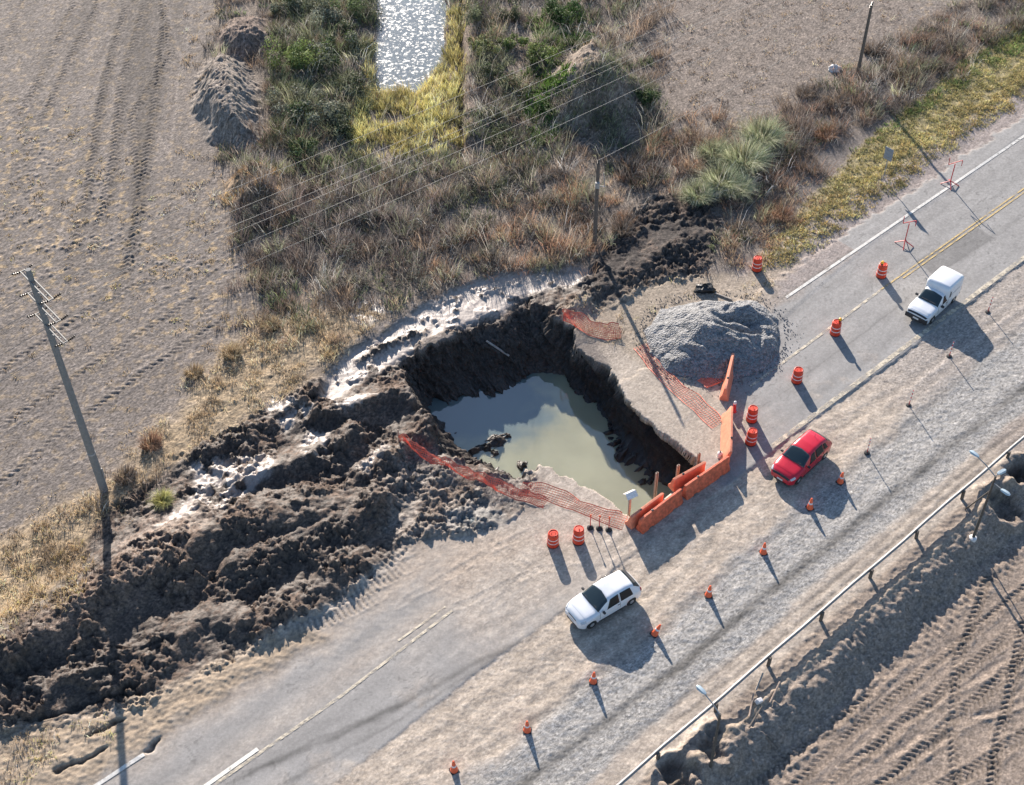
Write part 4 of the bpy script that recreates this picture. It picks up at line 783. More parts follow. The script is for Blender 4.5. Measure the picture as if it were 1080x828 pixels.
# ------------------------------------------------------------------ cars
def car(name, label, loc, rz, spec, paint):
    """a car lofted along its length; +x is forward, wheels stand at z = 0"""
    t = thing(name, label, spec['cat'], loc, rz); L2 = spec['L']/2
    X = np.unique(np.concatenate([np.linspace(-L2, L2, 120), np.array(spec['keys'])]))
    def ch(k):
        p = np.array(spec[k]); v = np.interp(X, p[:, 0], p[:, 1]); ker = np.array([1, 2, 3, 2, 1])/9
        vp = np.concatenate([[v[0]]*2, v, [v[-1]]*2]); return np.convolve(vp, ker, 'valid')
    zb, zt, wb, wt = ch('zb'), ch('zt'), ch('wb'), ch('wt'); p0 = np.array(spec['z0']); z0 = np.interp(X, p0[:, 0], p0[:, 1]); za = z0.copy()
    rw = spec['rw']
    for xw in spec['axles']:
        q = (rw+.055)**2-(X-xw)**2; za = np.where(q > 0, np.maximum(za, rw+np.sqrt(np.maximum(q, 0))-.01), za)
    za = np.minimum(za, zb-.06)
    def sect(x):
        i = lambda a: float(np.interp(x, X, a)); Z0, ZA, ZB, ZT, WB, WT = i(z0), i(za), i(zb), i(zt), i(wb), i(wt)
        rr = min(.07, (ZT-ZB)*.45)
        zm = max(ZA+.02, Z0*.4+ZB*.6)
        return np.array([(0, max(Z0, .2)), (WB*.90, max(Z0, .2)), (WB*.955, ZA), (WB, max(zm, ZA+.02)), (WB*.985, ZB), (WT+.012, ZT-rr), (WT*.86, ZT), (WT*.45, ZT+.022), (0, ZT+.03)])
    def S(x, v):
        s = sect(x); k = min(int(v), 7); f = v-k; return s[k]*(1-f)+s[k+1]*f
    vv = [0, 1, 2, 2.5, 3, 3.5, 4, 4.33, 4.66, 5, 5.35, 5.7, 6, 6.5, 7, 7.5, 8]; nv = len(vv); ring = 2*nv-2
    b = MB(); V = []
    for x in X:
        P = [S(x, v) for v in vv]; V += [(x, p[0], p[1]) for p in P]+[(x, -p[0], p[1]) for p in P[-2:0:-1]]
    Fc = [(i*ring+k, i*ring+(k+1) % ring, (i+1)*ring+(k+1) % ring, (i+1)*ring+k) for i in range(len(X)-1) for k in range(ring)]
    Fc += [tuple(range(ring)), tuple((len(X)-1)*ring+k for k in range(ring))[::-1]]
    b.add(V, [q[::-1] for q in Fc]); body = b.build('body', paint, t, 40)
    body.data.materials.append(MAT['trim'])
    for pl in body.data.polygons:
        if pl.center.z < .30 and abs(pl.normal.z) > .6: pl.material_index = 1
    def patch(nm, x0, x1, v0, v1, m, parent, off=.008, side=1, full=False, slant=0, slant1=None, n=10):
        """a panel lying just proud of the body skin, from x0 to x1 and girth v0 to v1"""
        bb = MB(); G = []; vs_ = list(np.linspace(v0, v1, n)); sl1 = slant if slant1 is None else slant1
        cols = [(v, side) for v in vs_]+([(v, -side) for v in vs_[-2::-1]] if full else [])
        for i in range(n):
            row = []
            for (v, sd) in cols:
                fr = (v-v0)/(v1-v0); xa = x0+slant*fr; xb = x1+sl1*fr; x = xa+(xb-xa)*i/(n-1)
                p = S(x, v); e = .02; dx = Vector((2*e, *(S(x+e, v)-S(x-e, v)))); dv = Vector((0, *(S(x, min(v+e, 8))-S(x, max(v-e, 0)))))
                nn = dx.cross(dv); nn.normalize(); c = Vector((x, p[0], p[1]))
                if nn.dot(Vector((0, p[0]+1e-4, p[1]-.6 if v > 4.5 else .0))) < 0: nn = -nn
                c = c+nn*off; row.append((c.x, c.y*sd, c.z))
            G.append(row)
        w_ = len(cols); bb.add([q for r in G for q in r], [(i*w_+k, i*w_+k+1, (i+1)*w_+k+1, (i+1)*w_+k) for i in range(n-1) for k in range(w_-1)])
        o = bb.build(nm, m, parent, 40); sm = o.modifiers.new('thick', 'SOLIDIFY'); sm.thickness = .012; sm.offset = 0; return o
    for d in spec['patches']:
        d = dict(d); nm, x0, x1, v0, v1, m = d.pop('a'); sides = d.pop('sides', (1,)); lab = d.pop('label', None)
        for sd in sides:
            o = patch(nm, x0, x1, v0, v1, m, t, side=sd, **d)
            if lab: o['label'] = lab
    for nm, c, d, m, sides, bev in spec['boxes']:
        for sd in sides:
            MB().box((c[0], c[1]*sd, c[2]), d).build(nm, m, t, bevel=bev)
    for xw in spec['axles']:
        for sd in (1, -1):
            y = spec['track']*sd; rx = Matrix.Rotation(math.pi/2, 3, 'X')
            wm = MB().lathe([(rw*.62, -.095), (rw*.9, -.09), (rw, -.06), (rw, .06), (rw*.9, .09), (rw*.62, .095)], 28); wm.v = [tuple(rx @ Vector(p)+Vector((xw, y, rw))) for p in wm.v]
            ty = wm.build('wheel', 'tyre', t, 40)
            rm = MB().lathe([(rw*.2, -.102), (rw*.6, -.09), (rw*.64, -.05), (rw*.64, .05), (rw*.6, .09), (rw*.2, .102)], 20); rm.v = [tuple(rx @ Vector(p)+Vector((xw, y, rw))) for p in rm.v]
            rm.build('rim', spec.get('rim', 'rim'), ty, 30)
    return t
def seams(xs, v0=2.6, v1=4.9): return [dict(a=('door_seam', x, x+.012, v0, v1, 'trim'), off=.002, sides=(1, -1), n=8) for x in xs]
def hatch(white):
    L2 = 1.95; hr = .80
    s = dict(cat='car', L=3.9, rw=.29, axles=(-1.25, 1.25), track=.70, keys=(-1.9, -1.5, -1.15, .25, .95, 1.6, 1.9),
        z0=[(-L2, .34), (-1.75, .24), (1.7, .22), (L2, .30)],
        zb=[(-L2, .66), (-1.9, .80), (-1.6, .90), (-.5, .90), (.9, .86), (1.55, .74), (1.88, .62), (L2, .52)],
        zt=[(-L2, .70), (-1.92, .92), (-1.72, 1.10), (-1.42, 1.36), (-1.05, 1.42), (-.4, 1.45), (.12, 1.40), (.38, 1.28), (.88, .98), (1.0, .935), (1.5, .86), (1.82, .74), (L2, .58)],
        wb=[(-L2, .60), (-1.86, .76), (-1.5, .815), (0, .825), (1.35, .815), (1.7, .76), (1.88, .66), (L2, .56)],
        wt=[(-L2, .52), (-1.85, .64), (-1.5, .60), (-1.0, .58), (0, .60), (.4, .64), (.9, .72), (1.0, .74), (1.6, .70), (1.85, .58), (L2, .48)])
    P = [dict(a=('windshield', .24, .86, 5.15, 8, 'glass'), full=True, slant=-.10, slant1=.04, n=12), dict(a=('rear_window', -1.80, -1.42, 5.1, 8, 'glass'), full=True, slant=-.02, n=9),
         dict(a=('headlight', 1.60, 1.86, 3.9, 5.2, 'lens'), sides=(1, -1), off=.006), dict(a=('tail_light', -1.93, -1.78, 3.7, 4.9, 'tail'), sides=(1, -1), off=.006),
         dict(a=('grille', 1.86 if not white else 1.915, 1.945, 5.2 if not white else 6.6, 8, 'trim'), full=True, off=.006), dict(a=('sill_trim', -.85, .85, 1.6, 2.2, 'trim'), sides=(1, -1), off=.006)]
    if white:
        P += [dict(a=('side_window', -.42, .36, 4.06, 5.0, 'side_glass'), sides=(1, -1), slant=0, slant1=-.28), dict(a=('side_window', -1.28, -.52, 4.06, 5.0, 'side_glass'), sides=(1, -1), slant=.10, slant1=0)]+seams((-.47, .78))
    else:
        P += [dict(a=('side_window', -.20, .40, 4.06, 5.0, 'side_glass'), sides=(1, -1), slant=0, slant1=-.28), dict(a=('side_window', -.98, -.28, 4.06, 5.0, 'side_glass'), sides=(1, -1), slant=.04, slant1=0),
              dict(a=('side_window', -1.36, -1.06, 4.15, 4.92, 'side_glass'), sides=(1, -1), slant=.14, slant1=.05)]+seams((-.24, -1.0, .78))
    s['patches'] = P
    B = [('mirror', (.62, .90, .96), (.12, .17, .12), 'trim' if white else 'trim', (1, -1), .03), ('front_bumper', (1.90, 0, .40), (.12, 1.22, .17), 'white_paint' if white else 'red_paint', (1,), .05), ('license_plate', (1.968, 0, .40), (.012, .36, .11), 'plate', (1,), .0),
         ('rear_bumper', (-1.90, 0, .46), (.14, 1.34, .20), 'white_paint' if white else 'red_paint', (1,), .05), ('air_intake', (1.962, 0, .28), (.02, .8, .08), 'trim', (1,), .0)]
    B += [('door_handle', (-.36, .832, .80), (.14, .025, .03), 'trim' if white else 'red_paint', (1, -1), .008), ('wiper', (.80, .22, 1.055), (.03, .5, .012), 'trim', (1, -1), .0)]
    if not white: B += [('antenna', (-1.1, 0, 1.52), (.015, .015, .16), 'trim', (1,), .0), ('door_handle', (-.92, .825, .82), (.14, .025, .03), 'red_paint', (1, -1), .008)]
    else: B += [('tailgate_spoiler', (-1.60, 0, 1.325), (.16, .98, .03), 'trim', (1,), .01)]
    s['boxes'] = B; return s
def van_spec():
    L2 = 2.0
    s = dict(cat='van', L=4.0, rw=.29, axles=(-1.30, 1.28), track=.70, keys=(-1.9, -.5, .2, .9, 1.8),
        z0=[(-L2, .36), (-1.8, .26), (1.8, .25), (L2, .30)], zb=[(-L2, .88), (-1.0, .92), (.8, .90), (1.6, .82), (1.9, .72), (L2, .60)],
        zt=[(-L2, 1.30), (-1.9, 1.40), (-.6, 1.44), (.12, 1.44), (.30, 1.38), (.86, 1.00), (1.0, .96), (1.6, .90), (1.88, .80), (L2, .66)],
        wb=[(-L2, .76), (-1.8, .80), (0, .805), (1.5, .79), (1.85, .74), (L2, .66)], wt=[(-L2, .64), (-.5, .64), (.3, .62), (.9, .72), (1.6, .72), (1.9, .66), (L2, .58)])
    s['patches'] = [dict(a=('windshield', .26, .84, 5.15, 8, 'glass'), full=True, slant=-.06, slant1=.04, n=12), dict(a=('side_window', -.16, .40, 4.06, 5.0, 'side_glass'), sides=(1, -1), slant=0, slant1=-.26),
        dict(a=('headlight', 1.84, 1.96, 4.1, 5.0, 'lens'), sides=(1, -1), off=.006), dict(a=('grille', 1.90, 1.985, 5.0, 8, 'trim'), full=True, off=.006)]+seams((-.24, .80))
    s['boxes'] = [('mirror', (.58, .90, .98), (.13, .20, .14), 'trim', (1, -1), .03), ('front_bumper', (1.97, 0, .45), (.16, 1.50, .34), 'trim', (1,), .04), ('license_plate', (2.046, 0, .47), (.012, .38, .12), 'plate', (1,), .0),
        ('rear_bumper', (-1.98, 0, .42), (.12, 1.50, .18), 'trim', (1,), .03), ('tail_light', (-2.0, .72, .85), (.04, .10, .26), 'tail', (1, -1), .0), ('door_handle', (-.10, .815, .82), (.15, .025, .035), 'trim', (1, -1), .008), ('wiper', (.78, .22, 1.10), (.03, .5, .012), 'trim', (1, -1), .0)]
    return s
hd = lambda az: R(90-az)
car('white_car', 'small white two door hatchback beside the two drums at the pit corner', (4.45, 40.35, .045), hd(-123.5), hatch(True), 'white_paint')
car('red_car', 'bright red hatchback passing the orange barriers', (16.0, 49.80, .03), hd(-135.5), hatch(False), 'red_paint')
vt = car('white_van', 'white car based delivery van with a tall square cargo box', (26.35, 62.75, .045), hd(-136.5), van_spec(), 'white_paint')
b = MB(); st = [(-1.99, .74, .62, 1.74), (-1.93, .79, .58, 1.84), (-1.7, .81, .56, 1.89), (-.35, .81, .56, 1.90), (-.22, .80, .58, 1.88), (-.10, .76, .7, 1.72), (-.02, .68, .9, 1.49)]; V = []
for x, hw, zl, zh in st: V += [(x, hw, zl), (x, hw, zh-.16), (x, hw-.05, zh-.05), (x, hw-.16, zh), (x, 0, zh+.02), (x, -hw+.16, zh), (x, -hw+.05, zh-.05), (x, -hw, zh-.16), (x, -hw, zl)]
b.add(V, [(i*9+k, (i+1)*9+k, (i+1)*9+k+1, i*9+k+1) for i in range(len(st)-1) for k in range(8)]+[tuple(range(9)), tuple(range((len(st)-1)*9, len(st)*9))[::-1]])
bx_ = b.build('cargo_box', 'white_paint', vt, 50)
for sd in (1, -1): MB().box((-.42, .815*sd, 1.28), (.14, .012, .42)).build('side_vent', 'trim', bx_, 0)
b = MB(); [b.box((-.98, .813*s, 1.2), (1.2, .006, .02)) and b.box((-.30, .813*s, 1.15), (.014, .006, 1.0)) for s in (1, -1)]; b.build('box_seam', 'trim', bx_, 0)

# ------------------------------------------------------------------ traffic drums, cones, posts
def g3(px): return at(*px)
def make_drum(lamp, lab, px, tone='drum'):
    p = g3(px); t = thing('safety_drum', lab, 'traffic drum', p, RNG.uniform(0, 6), 'plastic traffic drums', (RNG.normal(0, .03), RNG.normal(0, .03)))
    MB().lathe([(.325, -.02), (.325, .02), (.32, .05), (.31, .06)], 28).build('base_ring', 'rubber', t)
    MB().lathe([(.32, .06), (.32, .30), (.305, .315), (.305, .50), (.295, .515), (.295, .70), (.285, .715), (.285, .92), (.265, .985), (.23, 1.01), (.2, .985), (.0, .985)], 30).build('body', tone, t, 30)
    for z, r in ((.34, .309), (.62, .299)): MB().lathe([(r, z), (r, z+.055), (r-.006, z+.059), (r-.006, z-.004)], 30).build('reflective_band', 'band', t, 30)
    MB().tube([(-.11, 0, .97), (-.10, 0, 1.06), (.10, 0, 1.06), (.11, 0, .97)], .018, 6).build('handle', tone, t)
    if lamp:
        l = MB().box((.14, .06, 1.09), (.14, .09, .16)).build('warning_lamp', 'trim', t, bevel=.015); rx = Matrix.Rotation(math.pi/2, 3, 'X')
        m = MB().lathe([(.03, -.07), (.10, -.05), (.11, 0), (.10, .05), (.03, .07)], 16); m.v = [tuple(rx @ Vector(q)+Vector((.14, .06, 1.24))) for q in m.v]; m.build('amber_lens', 'amber', l, 40)
    return t
for px, lamp, lab in (((583, 574), 0, 'pale topped drum left of the two by the white car'), ((610, 571), 0, 'orange drum right of the two by the white car'), ((791.5, 467), 0, 'drum nearest the red car, beside the barriers'),
        ((792.5, 443), 0, 'drum just behind the one nearest the red car'), ((840, 402), 0, 'drum on the lane right of the gravel heap'), ((880.5, 352), 1, 'drum with amber lamp, midway between gravel heap and white van'),
        ((929, 291.5), 1, 'drum with amber lamp close behind the white van'), ((798, 284.5), 0, 'lone drum on the earth above the gravel heap')):
    make_drum(lamp, lab, px)
cone0 = None
def make_cone(px, lab, tilt=(0, 0), pale=False):
    global cone0
    p = g3(px)
    if cone0 is None:
        t = thing('traffic_cone', lab, 'traffic cone', p, 0, 'traffic cones along the gravel lane')
        MB().box((0, 0, .02), (.40, .40, .04)).build('base_plate', 'rubber', t, bevel=.012)
        MB().lathe([(.19, .04), (.17, .08), (.05, .80), (.03, .82), (0, .82)], 22).build('body', 'cone', t, 40)
        MB().lathe([(.122, .40), (.104, .50), (.10, .50), (.118, .40)], 22).build('reflective_band', 'band', t, 40); cone0 = t
    else: t = copy_tree(cone0); t.location = p
    t['label'] = lab; t.rotation_euler = (tilt[0], tilt[1], RNG.uniform(0, 1.5)); return t
for px, lab, tl in (((479, 812.5), 'orange cone at the bottom edge of the picture', (0, 0)), ((556, 770.5), 'orange cone second from the bottom, below the white car', (0, 0)), ((625.5, 719), 'orange cone in front of the white car shadow', (.04, 0)),
        ((690, 669), 'faded cone leaning at the edge of the white car shadow', (.22, .25)), ((747, 628), 'orange cone right of the white car, alone on the sand', (0, .05)), ((805, 583), 'orange cone between the white car and the red car', (0, 0)),
        ((854, 536), 'orange cone standing in the shadow of the red car', (0, 0)), ((886, 508.5), 'orange cone at the right edge of the red car shadow', (.05, 0))):
    make_cone(px, lab, tl)
del0 = None
for px, lab, tl in (((914.3, 477.7), 'thin red and white marker post below the others, near the red car', (.02, .0)), ((958.3, 427.7), 'second thin marker post up from the red car on the gravel lane', (.0, .03)),
        ((1001, 376), 'thin marker post next to the white van shadow', (.03, 0)), ((1041.7, 329.3), 'topmost thin marker post by the right edge', (0, .02))):
    p = g3(px)
    if del0 is None:
        t = thing('marker_post', lab, 'marker post', p, 0, 'thin marker posts along the gravel lane')
        MB().lathe([(.17, 0), (.16, .05), (.06, .09)], 16).build('base', 'rubber', t); MB().tube([(0, 0, .05), (0, 0, 1.22)], .026, 8).build('pole', 'redsteel', t)
        for z in (.45, .75, 1.05): MB().tube([(0, 0, z), (0, 0, z+.13)], .030, 8).build('white_ring', 'band', t)
        del0 = t
    else: t = copy_tree(del0); t.location = p
    t['label'] = lab; t.rotation_euler = (tl[0], tl[1], 0)
fl0 = None
for px, lab in (((622.5, 556.7), 'thin red topped post, left of the three by the pit'), ((632, 557.5), 'thin red topped post, middle of the three by the pit'), ((642, 558.9), 'thin red topped post, right of the three by the pit')):
    p = g3(px)
    if fl0 is None:
        t = thing('marker_stake', lab, 'marker post', p, 0, 'three thin marker stakes at the pit edge')
        MB().lathe([(.19, 0), (.18, .05), (.08, .12), (.03, .2)], 14).build('base', 'rubber', t); MB().tube([(0, 0, .05), (0, 0, 1.05)], .024, 8).build('pole', 'redsteel', t); MB().lathe([(.05, .98), (.055, 1.04), (.03, 1.1)], 10).build('cap', 'cone', t); fl0 = t
    else: t = copy_tree(fl0); t.location = p
    t['label'] = lab
# ------------------------------------------------------------------ plastic barriers
def barrier(topA, topB, lab, lean=0.0, Lf=None, h=1.0, m='orange', zt=None):
    """water filled road barrier whose top edge runs between two pixels"""
    zz = h+.03; A = W(*topA, zz); B = W(*topB, zz); c = (A+B)/2; d = B-A; L = Lf or float(np.linalg.norm(d)); az = math.atan2(d[1], d[0])
    off = Vector((0, 0)) if not lean else Vector((-math.sin(az), math.cos(az)))*(-math.sin(lean)*h)*-1
    z = float(zg(c[0], c[1])[0]) if zt is None else zt
    t = thing('plastic_barrier', lab, 'road barrier', (c[0]+off.x, c[1]+off.y, z), az, 'orange plastic road barriers', None)
    if lean: t.rotation_euler = (lean, 0, az)
    xs = [0, .06, .5, .52, .82, .84, L-.84, L-.82, L-.52, L-.5, L-.06, L]; b = MB(); V = []
    for i, x in enumerate(xs):
        e = .02 if i in (0, len(xs)-1) else 0; nb = .13 if i in (3, 4, 7, 8) else 0
        pr = [(-.27+e, nb), (-.27+e, .16), (-.15+e, .42), (-.085+e, h-.05), (-.06+e, h-e), (.06-e, h-e), (.085-e, h-.05), (.15-e, .42), (.27-e, .16), (.27-e, nb)]
        V += [(x-L/2, y, z_) for y, z_ in pr]
    n = 10; Fc = [(i*n+k, i*n+(k+1) % n, (i+1)*n+(k+1) % n, (i+1)*n+k) for i in range(len(xs)-1) for k in range(n)]+[tuple(range(n))[::-1], tuple((len(xs)-1)*n+k for k in range(n))]
    b.add(V, Fc); o = b.build('body', m, t, 35, bevel=.012)
    MB().lathe([(.07, 0), (.07, .03), (.05, .04)], 14, (-L*.2, 0, h-.005)).build('filler_cap', 'trim', t)
    MB().tube([(L/2+.02, 0, .3), (L/2+.02, 0, h-.08)], .045, 10).build('hinge_pin', m, t)
    return t
barrier((675, 548.3), (718.3, 515.4), 'long orange barrier at the pit corner nearest the white car')
barrier((722.5, 512.6), (768.3, 481.2), 'long orange barrier joined to the nearest one, by the red car')
barrier((771.2, 476.6), (772.2, 428), 'orange barrier set end on beside the two close drums', lean=.28, m='orange_old')
barrier((765, 410.5), (773.3, 372.5), 'orange barrier at the foot of the gravel heap', m='orange_old')
barrier((665.5, 545), (699.5, 519.8), 'faded barrier behind the nearest one, tilted towards the water', lean=.16, m='orange_old')
barrier((710.5, 505.5), (744, 487), 'faded barrier behind the second one, leaning over the pit edge', lean=.16, m='orange_old')
# posts in the pit edge
for (px, zt, zb_, lab) in (((693, 498.5), 1.0, -2.6, 'bare metal stake rising from the pit behind the nearest barrier'), ((715.5, 490.5), 1.0, -2.2, 'bare metal stake behind the gap between barriers'), ((737.5, 478), .7, -1.0, 'short bare stake at the corner of the broken slab')):
    x, y = W(*px, zt); b = MB(); 
    for dx in (-.06, .06): b.box((dx, 0, (zt+zb_)/2), (.05, .1, zt-zb_))
    b.box((0, .04, (zt+zb_)/2), (.12, .03, zt-zb_)); o = b.build('stake', 'stake', None); o.location = (x, y, 0); o.rotation_euler.z = .6; tag(o, lab, 'stake', 'stakes at the pit edge')
x, y = W(665, 521, 1.5); t = thing('small_sign', 'small white roofed board on a post by the water', 'sign', (x, y, 0), .5)
MB().box((0, 0, .2), (.11, .11, 2.6)).build('post', 'stake', t)
b = MB(); b.add([(-.32, -.26, 1.42), (.32, -.26, 1.42), (.32, 0, 1.66), (-.32, 0, 1.66), (-.32, .26, 1.42), (.32, .26, 1.42)], [(0, 1, 2, 3), (3, 2, 5, 4)]); o = b.build('board', 'band', t, 0); sm = o.modifiers.new('thick', 'SOLIDIFY'); sm.thickness = .03
# ------------------------------------------------------------------ orange safety net
def net(name, lab, path, hgt, lay, dens=.085, wid=1.05, sw=.014, side=-1, seed=0):
    """lattice strip along pixels; lay 0 = upright, 1 = flat on the ground"""
    P = [at(*q) for q in path]; Q = []; LY = []
    for i in range(len(P)-1):
        k = max(2, int((P[i+1]-P[i]).length/dens))
        for j in range(k): f = j/k; Q.append(P[i].lerp(P[i+1], f)); LY.append(lay[i]*(1-f)+lay[i+1]*f)
    n = int(wid/dens)+1; G = []
    for i, q in enumerate(Q):
        d = (Q[min(i+3, len(Q)-1)]-Q[max(i-3, 0)]); d.z = 0; d.normalize(); nn = Vector((d.y, -d.x, 0))*side; row = []
        wv = float(perlin(i*.12, seed+.3, 4)); hs = hgt*(1+.25*wv)
        for k in range(n):
            f = k/(n-1); up = f*hs*math.cos(LY[i]*math.pi/2); ou = (f*wid*math.sin(LY[i]*math.pi/2)-.25*wid*LY[i])*(1+.3*wv)+.07*math.sin(f*5+i*.22)*(1-.5*LY[i])
            p = q+nn*ou+d*(.12*float(perlin(i*.2, k*.3, 6+seed))); p.z = float(zg(p.x, p.y)[0])+.03+up+.05*LY[i]*abs(float(perlin(i*.25, k*.35, 9+seed))); row.append(p)
        G.append(row)
    b = MB()
    def strand(pts, r):
        V = []; 
        for i, p in enumerate(pts):
            d = (pts[min(i+1, len(pts)-1)]-pts[max(i-1, 0)]).normalized(); a = d.cross(Vector((.3, -.7, .65))).normalized()*r; V += [p-a, p+a]
        b.add(V, [(2*i, 2*i+1, 2*i+3, 2*i+2) for i in range(len(pts)-1)])
    for k in range(n): strand([g[k] for g in G], sw*(2.2 if k in (0, n-1) else 1))
    for g in G: strand(g, sw*.9)
    return tag(b.build(name, 'net', None, 0), lab, 'safety net', 'orange safety nets')
net('safety_net', 'orange mesh net strung from the mud to the pit corner', [(421, 466), (440, 478), (470, 492), (500, 506), (530, 519), (552, 528), (575, 535)], .6, [0, .05, .1, .15, .3, .6, .9], .09, .62, .014)
net('safety_net', 'orange mesh net lying flat on the ground by the three thin posts', [(548, 519), (575, 524), (605, 535), (635, 548), (660, 556)], .4, [.8, .95, 1, 1, 1], .13, .95, .011, -1, 3)
net('safety_net', 'bunched orange net at the far rim of the pit', [(593, 340), (605, 345), (622, 352), (640, 357), (656, 356)], .85, [0, .25, .6, .7, .5], .1, .95, .015, -1, 5)
net('safety_net', 'sparse orange net lying on the slab below the gravel heap', [(672, 366), (690, 390), (712, 412), (735, 432), (756, 452)], .2, [1, 1, 1, 1, 1], .16, 1.0, .010, -1, 7)
net('safety_net', 'scrap of red orange net on the foot of the gravel heap', [(738, 404), (748, 398), (760, 388), (765, 380)], .5, [.9, .9, .8, .8], .1, .9, .013, 1, 9)
for px, lab in (((421, 466), 'wooden stake holding the net end in the mud'), ((593, 340), 'pale stake holding the net at the far rim')):
    p = at(*px); o = MB().box((0, 0, .35), (.07, .07, 1.3)).build('net_stake', 'stake'); o.location = p; tag(o, lab, 'stake', 'stakes at the pit edge')
# ------------------------------------------------------------------ guard rail
RZ = .72; n_r = float(W(870, 640, RZ) @ RN); s_of = lambda px: float(W(*px, RZ) @ RD)
t = thing('guard_rail', 'long pale steel guard rail along the gravel lane', 'guard rail', (*SN(40, n_r), 0)); base = Vector((*SN(40, n_r), 0))
pr = [(.05, .0), (.02, -.015), (-.04, -.04), (-.04, -.09), (.02, -.115), (.02, -.15), (-.04, -.175), (-.04, -.22), (.02, -.245), (.05, -.25)]
b = MB(); V = []; ks = np.arange(-14, 66.1, 2.0)
for s in ks:
    for (o_, z_) in pr:
        q = SN(s, n_r+o_+.02*math.sin(s*.9)); V.append((q[0]-base.x, q[1]-base.y, RZ+z_+.025*math.sin(s*.55)))
n = len(pr); b.add(V, [(i*n+k, i*n+k+1, (i+1)*n+k+1, (i+1)*n+k) for i in range(len(ks)-1) for k in range(n-1)]); o = b.build('beam', 'galv', t, 60); sm = o.modifiers.new('thick', 'SOLIDIFY'); sm.thickness = .02
for px in ((690, 790), (752, 738), (808, 690), (863, 642), (915, 597), (963, 555), (1011, 513), (1058, 472)):
    s = s_of(px); q = SN(s, n_r+.14); z = float(zg(*q)[0]); tl = RNG.normal(0, .05)
    MB().box((q[0]-base.x, q[1]-base.y, (RZ-.03+z-.3)/2), (.13, .15, RZ-.03-z+.3), Matrix.Rotation(-RAZ, 3, 'Z') @ Matrix.Rotation(tl, 3, 'X')).build('post', 'post', t)
# ------------------------------------------------------------------ poles and cables
def insul(b, c, h=.34):
    c = Vector(c); prof = [(.02, 0)]
    for k in range(4): z = h*(k+.5)/4; prof += [(.03, z-.03), (.085, z), (.03, z+.03)]
    b.lathe(prof+[(.02, h)], 10, tuple(c))
pb_ = at(109.9, 517); HP = 15.8
t = thing('concrete_pole', 'tall grey concrete power pole with three crossarms at the field edge', 'power pole', pb_)
MB().tube([(0, 0, -.5), (0, 0, HP)], [.235, .135], 20).build('shaft', 'concrete', t, 50)
CONN = []
for z in (15.15, 13.8, 12.45):
    b = MB(); r2 = .15
    a0, a1 = Vector((*(RN*-.95), z)), Vector((*(RN*1.95), z)); du = Vector((*(RD*.11), 0))
    for sgn in (-1, 1): b.tube([a0+du*sgn, a1+du*sgn], .04, 6)
    for tt_ in (-.9, 1.9): c = Vector((*(RN*tt_), z)); b.tube([c-du, c+du], .035, 6)
    arm = b.build('crossarm', 'armsteel', t)
    MB().tube([Vector((*(RN*1.5), z)), Vector((0, 0, z-.75))], .03, 6).build('brace', 'galv', t); MB().tube([Vector((*(RN*-.8), z)), Vector((0, 0, z-.5))], .03, 6).build('brace', 'galv', t)
    for tt_ in (-.9, 1.9):
        for sg in (-1, 1):
            m = MB(); insul(m, (0, 0, 0), .42); rot = Matrix.Rotation(math.pi/2*.88, 3, 'X'); rz_ = Matrix.Rotation(math.atan2(RD[1], RD[0])+math.pi/2*(1 if sg > 0 else -1), 3, 'Z'); c = Vector((*(RN*tt_), z))+du*sg*1.2
            m.v = [tuple(c+(rz_ @ (rot @ Vector(q)))) for q in m.v]; m.build('insulator', 'porcelain', arm)
        CONN.append(pb_+Vector((*(RN*tt_), z)))
b = MB(); b.tube([Vector((.26, 0, 1.2)), Vector((.26, 0, 1.8))], .05, 6).tube([(0, 0, 3.0), (0, 0, 3.1)], .235, 14); b.build('strap', 'galv', t)
def cable(a, c, sag, r, lab, n=30):
    P = [a.lerp(c, k/n)-Vector((0, 0, 4*sag*(k/n)*(1-k/n))) for k in range(n+1)]; o = MB().tube(P, r, 5).build('power_cable', 'wire'); tag(o, lab, 'cable', 'power cables'); return o
az_w = R(WAZ); rw_ = Vector((math.sin(az_w), math.cos(az_w), 0))
nmz = ['upper crossarm', 'middle crossarm', 'lower crossarm']
for k, a in enumerate(CONN):
    sd = 'field side' if k % 2 == 0 else 'road side'
    cable(a, a+rw_*110, WSAG, .011, 'power cable from the %s end of the %s to the upper right' % (sd, nmz[k//2]))
    cable(a, a-Vector((*(RD*100), 0)), 2.5, .011, 'power cable leaving the %s end of the %s to the left edge' % (sd, nmz[k//2]))
def wood_pole(px, h, lab, extra):
    p = at(*px); t = thing('wooden_pole', lab, 'power pole', p, 0, 'short wooden poles in the brush'); MB().tube([(0, 0, -.4), (.05, .02, h)], [.15, .105], 12).build('shaft', 'wood', t)
    b = MB(); insul(b, (.05, .16, h-.35), .3); insul(b, (.05, -.1, h-.02), .3); b.build('insulator', 'porcelain', t)
    if extra:
        MB().tube([(.03, .0, h-1.75), (.55, -.15, h-1.75)], .035, 6).tube([(.5, -.15, h-1.75), (.4, -.1, h-.7)], .03, 6).build('bracket', 'galv', t); MB().box((.02, -.18, h-1.6), (.28, .2, .42)).build('junction_box', 'galv', t, bevel=.02)
    return p+Vector((.05, 0, h+.2))
tM = wood_pole((626.7, 260), 6.7, 'dark wooden pole with a bracket near the pit', True); tR = wood_pole((904, 80), 6.0, 'bare wooden pole in the brush at the upper right', False)
cable(tM, tR, .5, .012, 'thin cable between the two wooden poles', 16); cable(tR, tR+Vector((*(RD*30), .3)), .4, .012, 'thin cable leaving the far wooden pole to the upper right', 10)
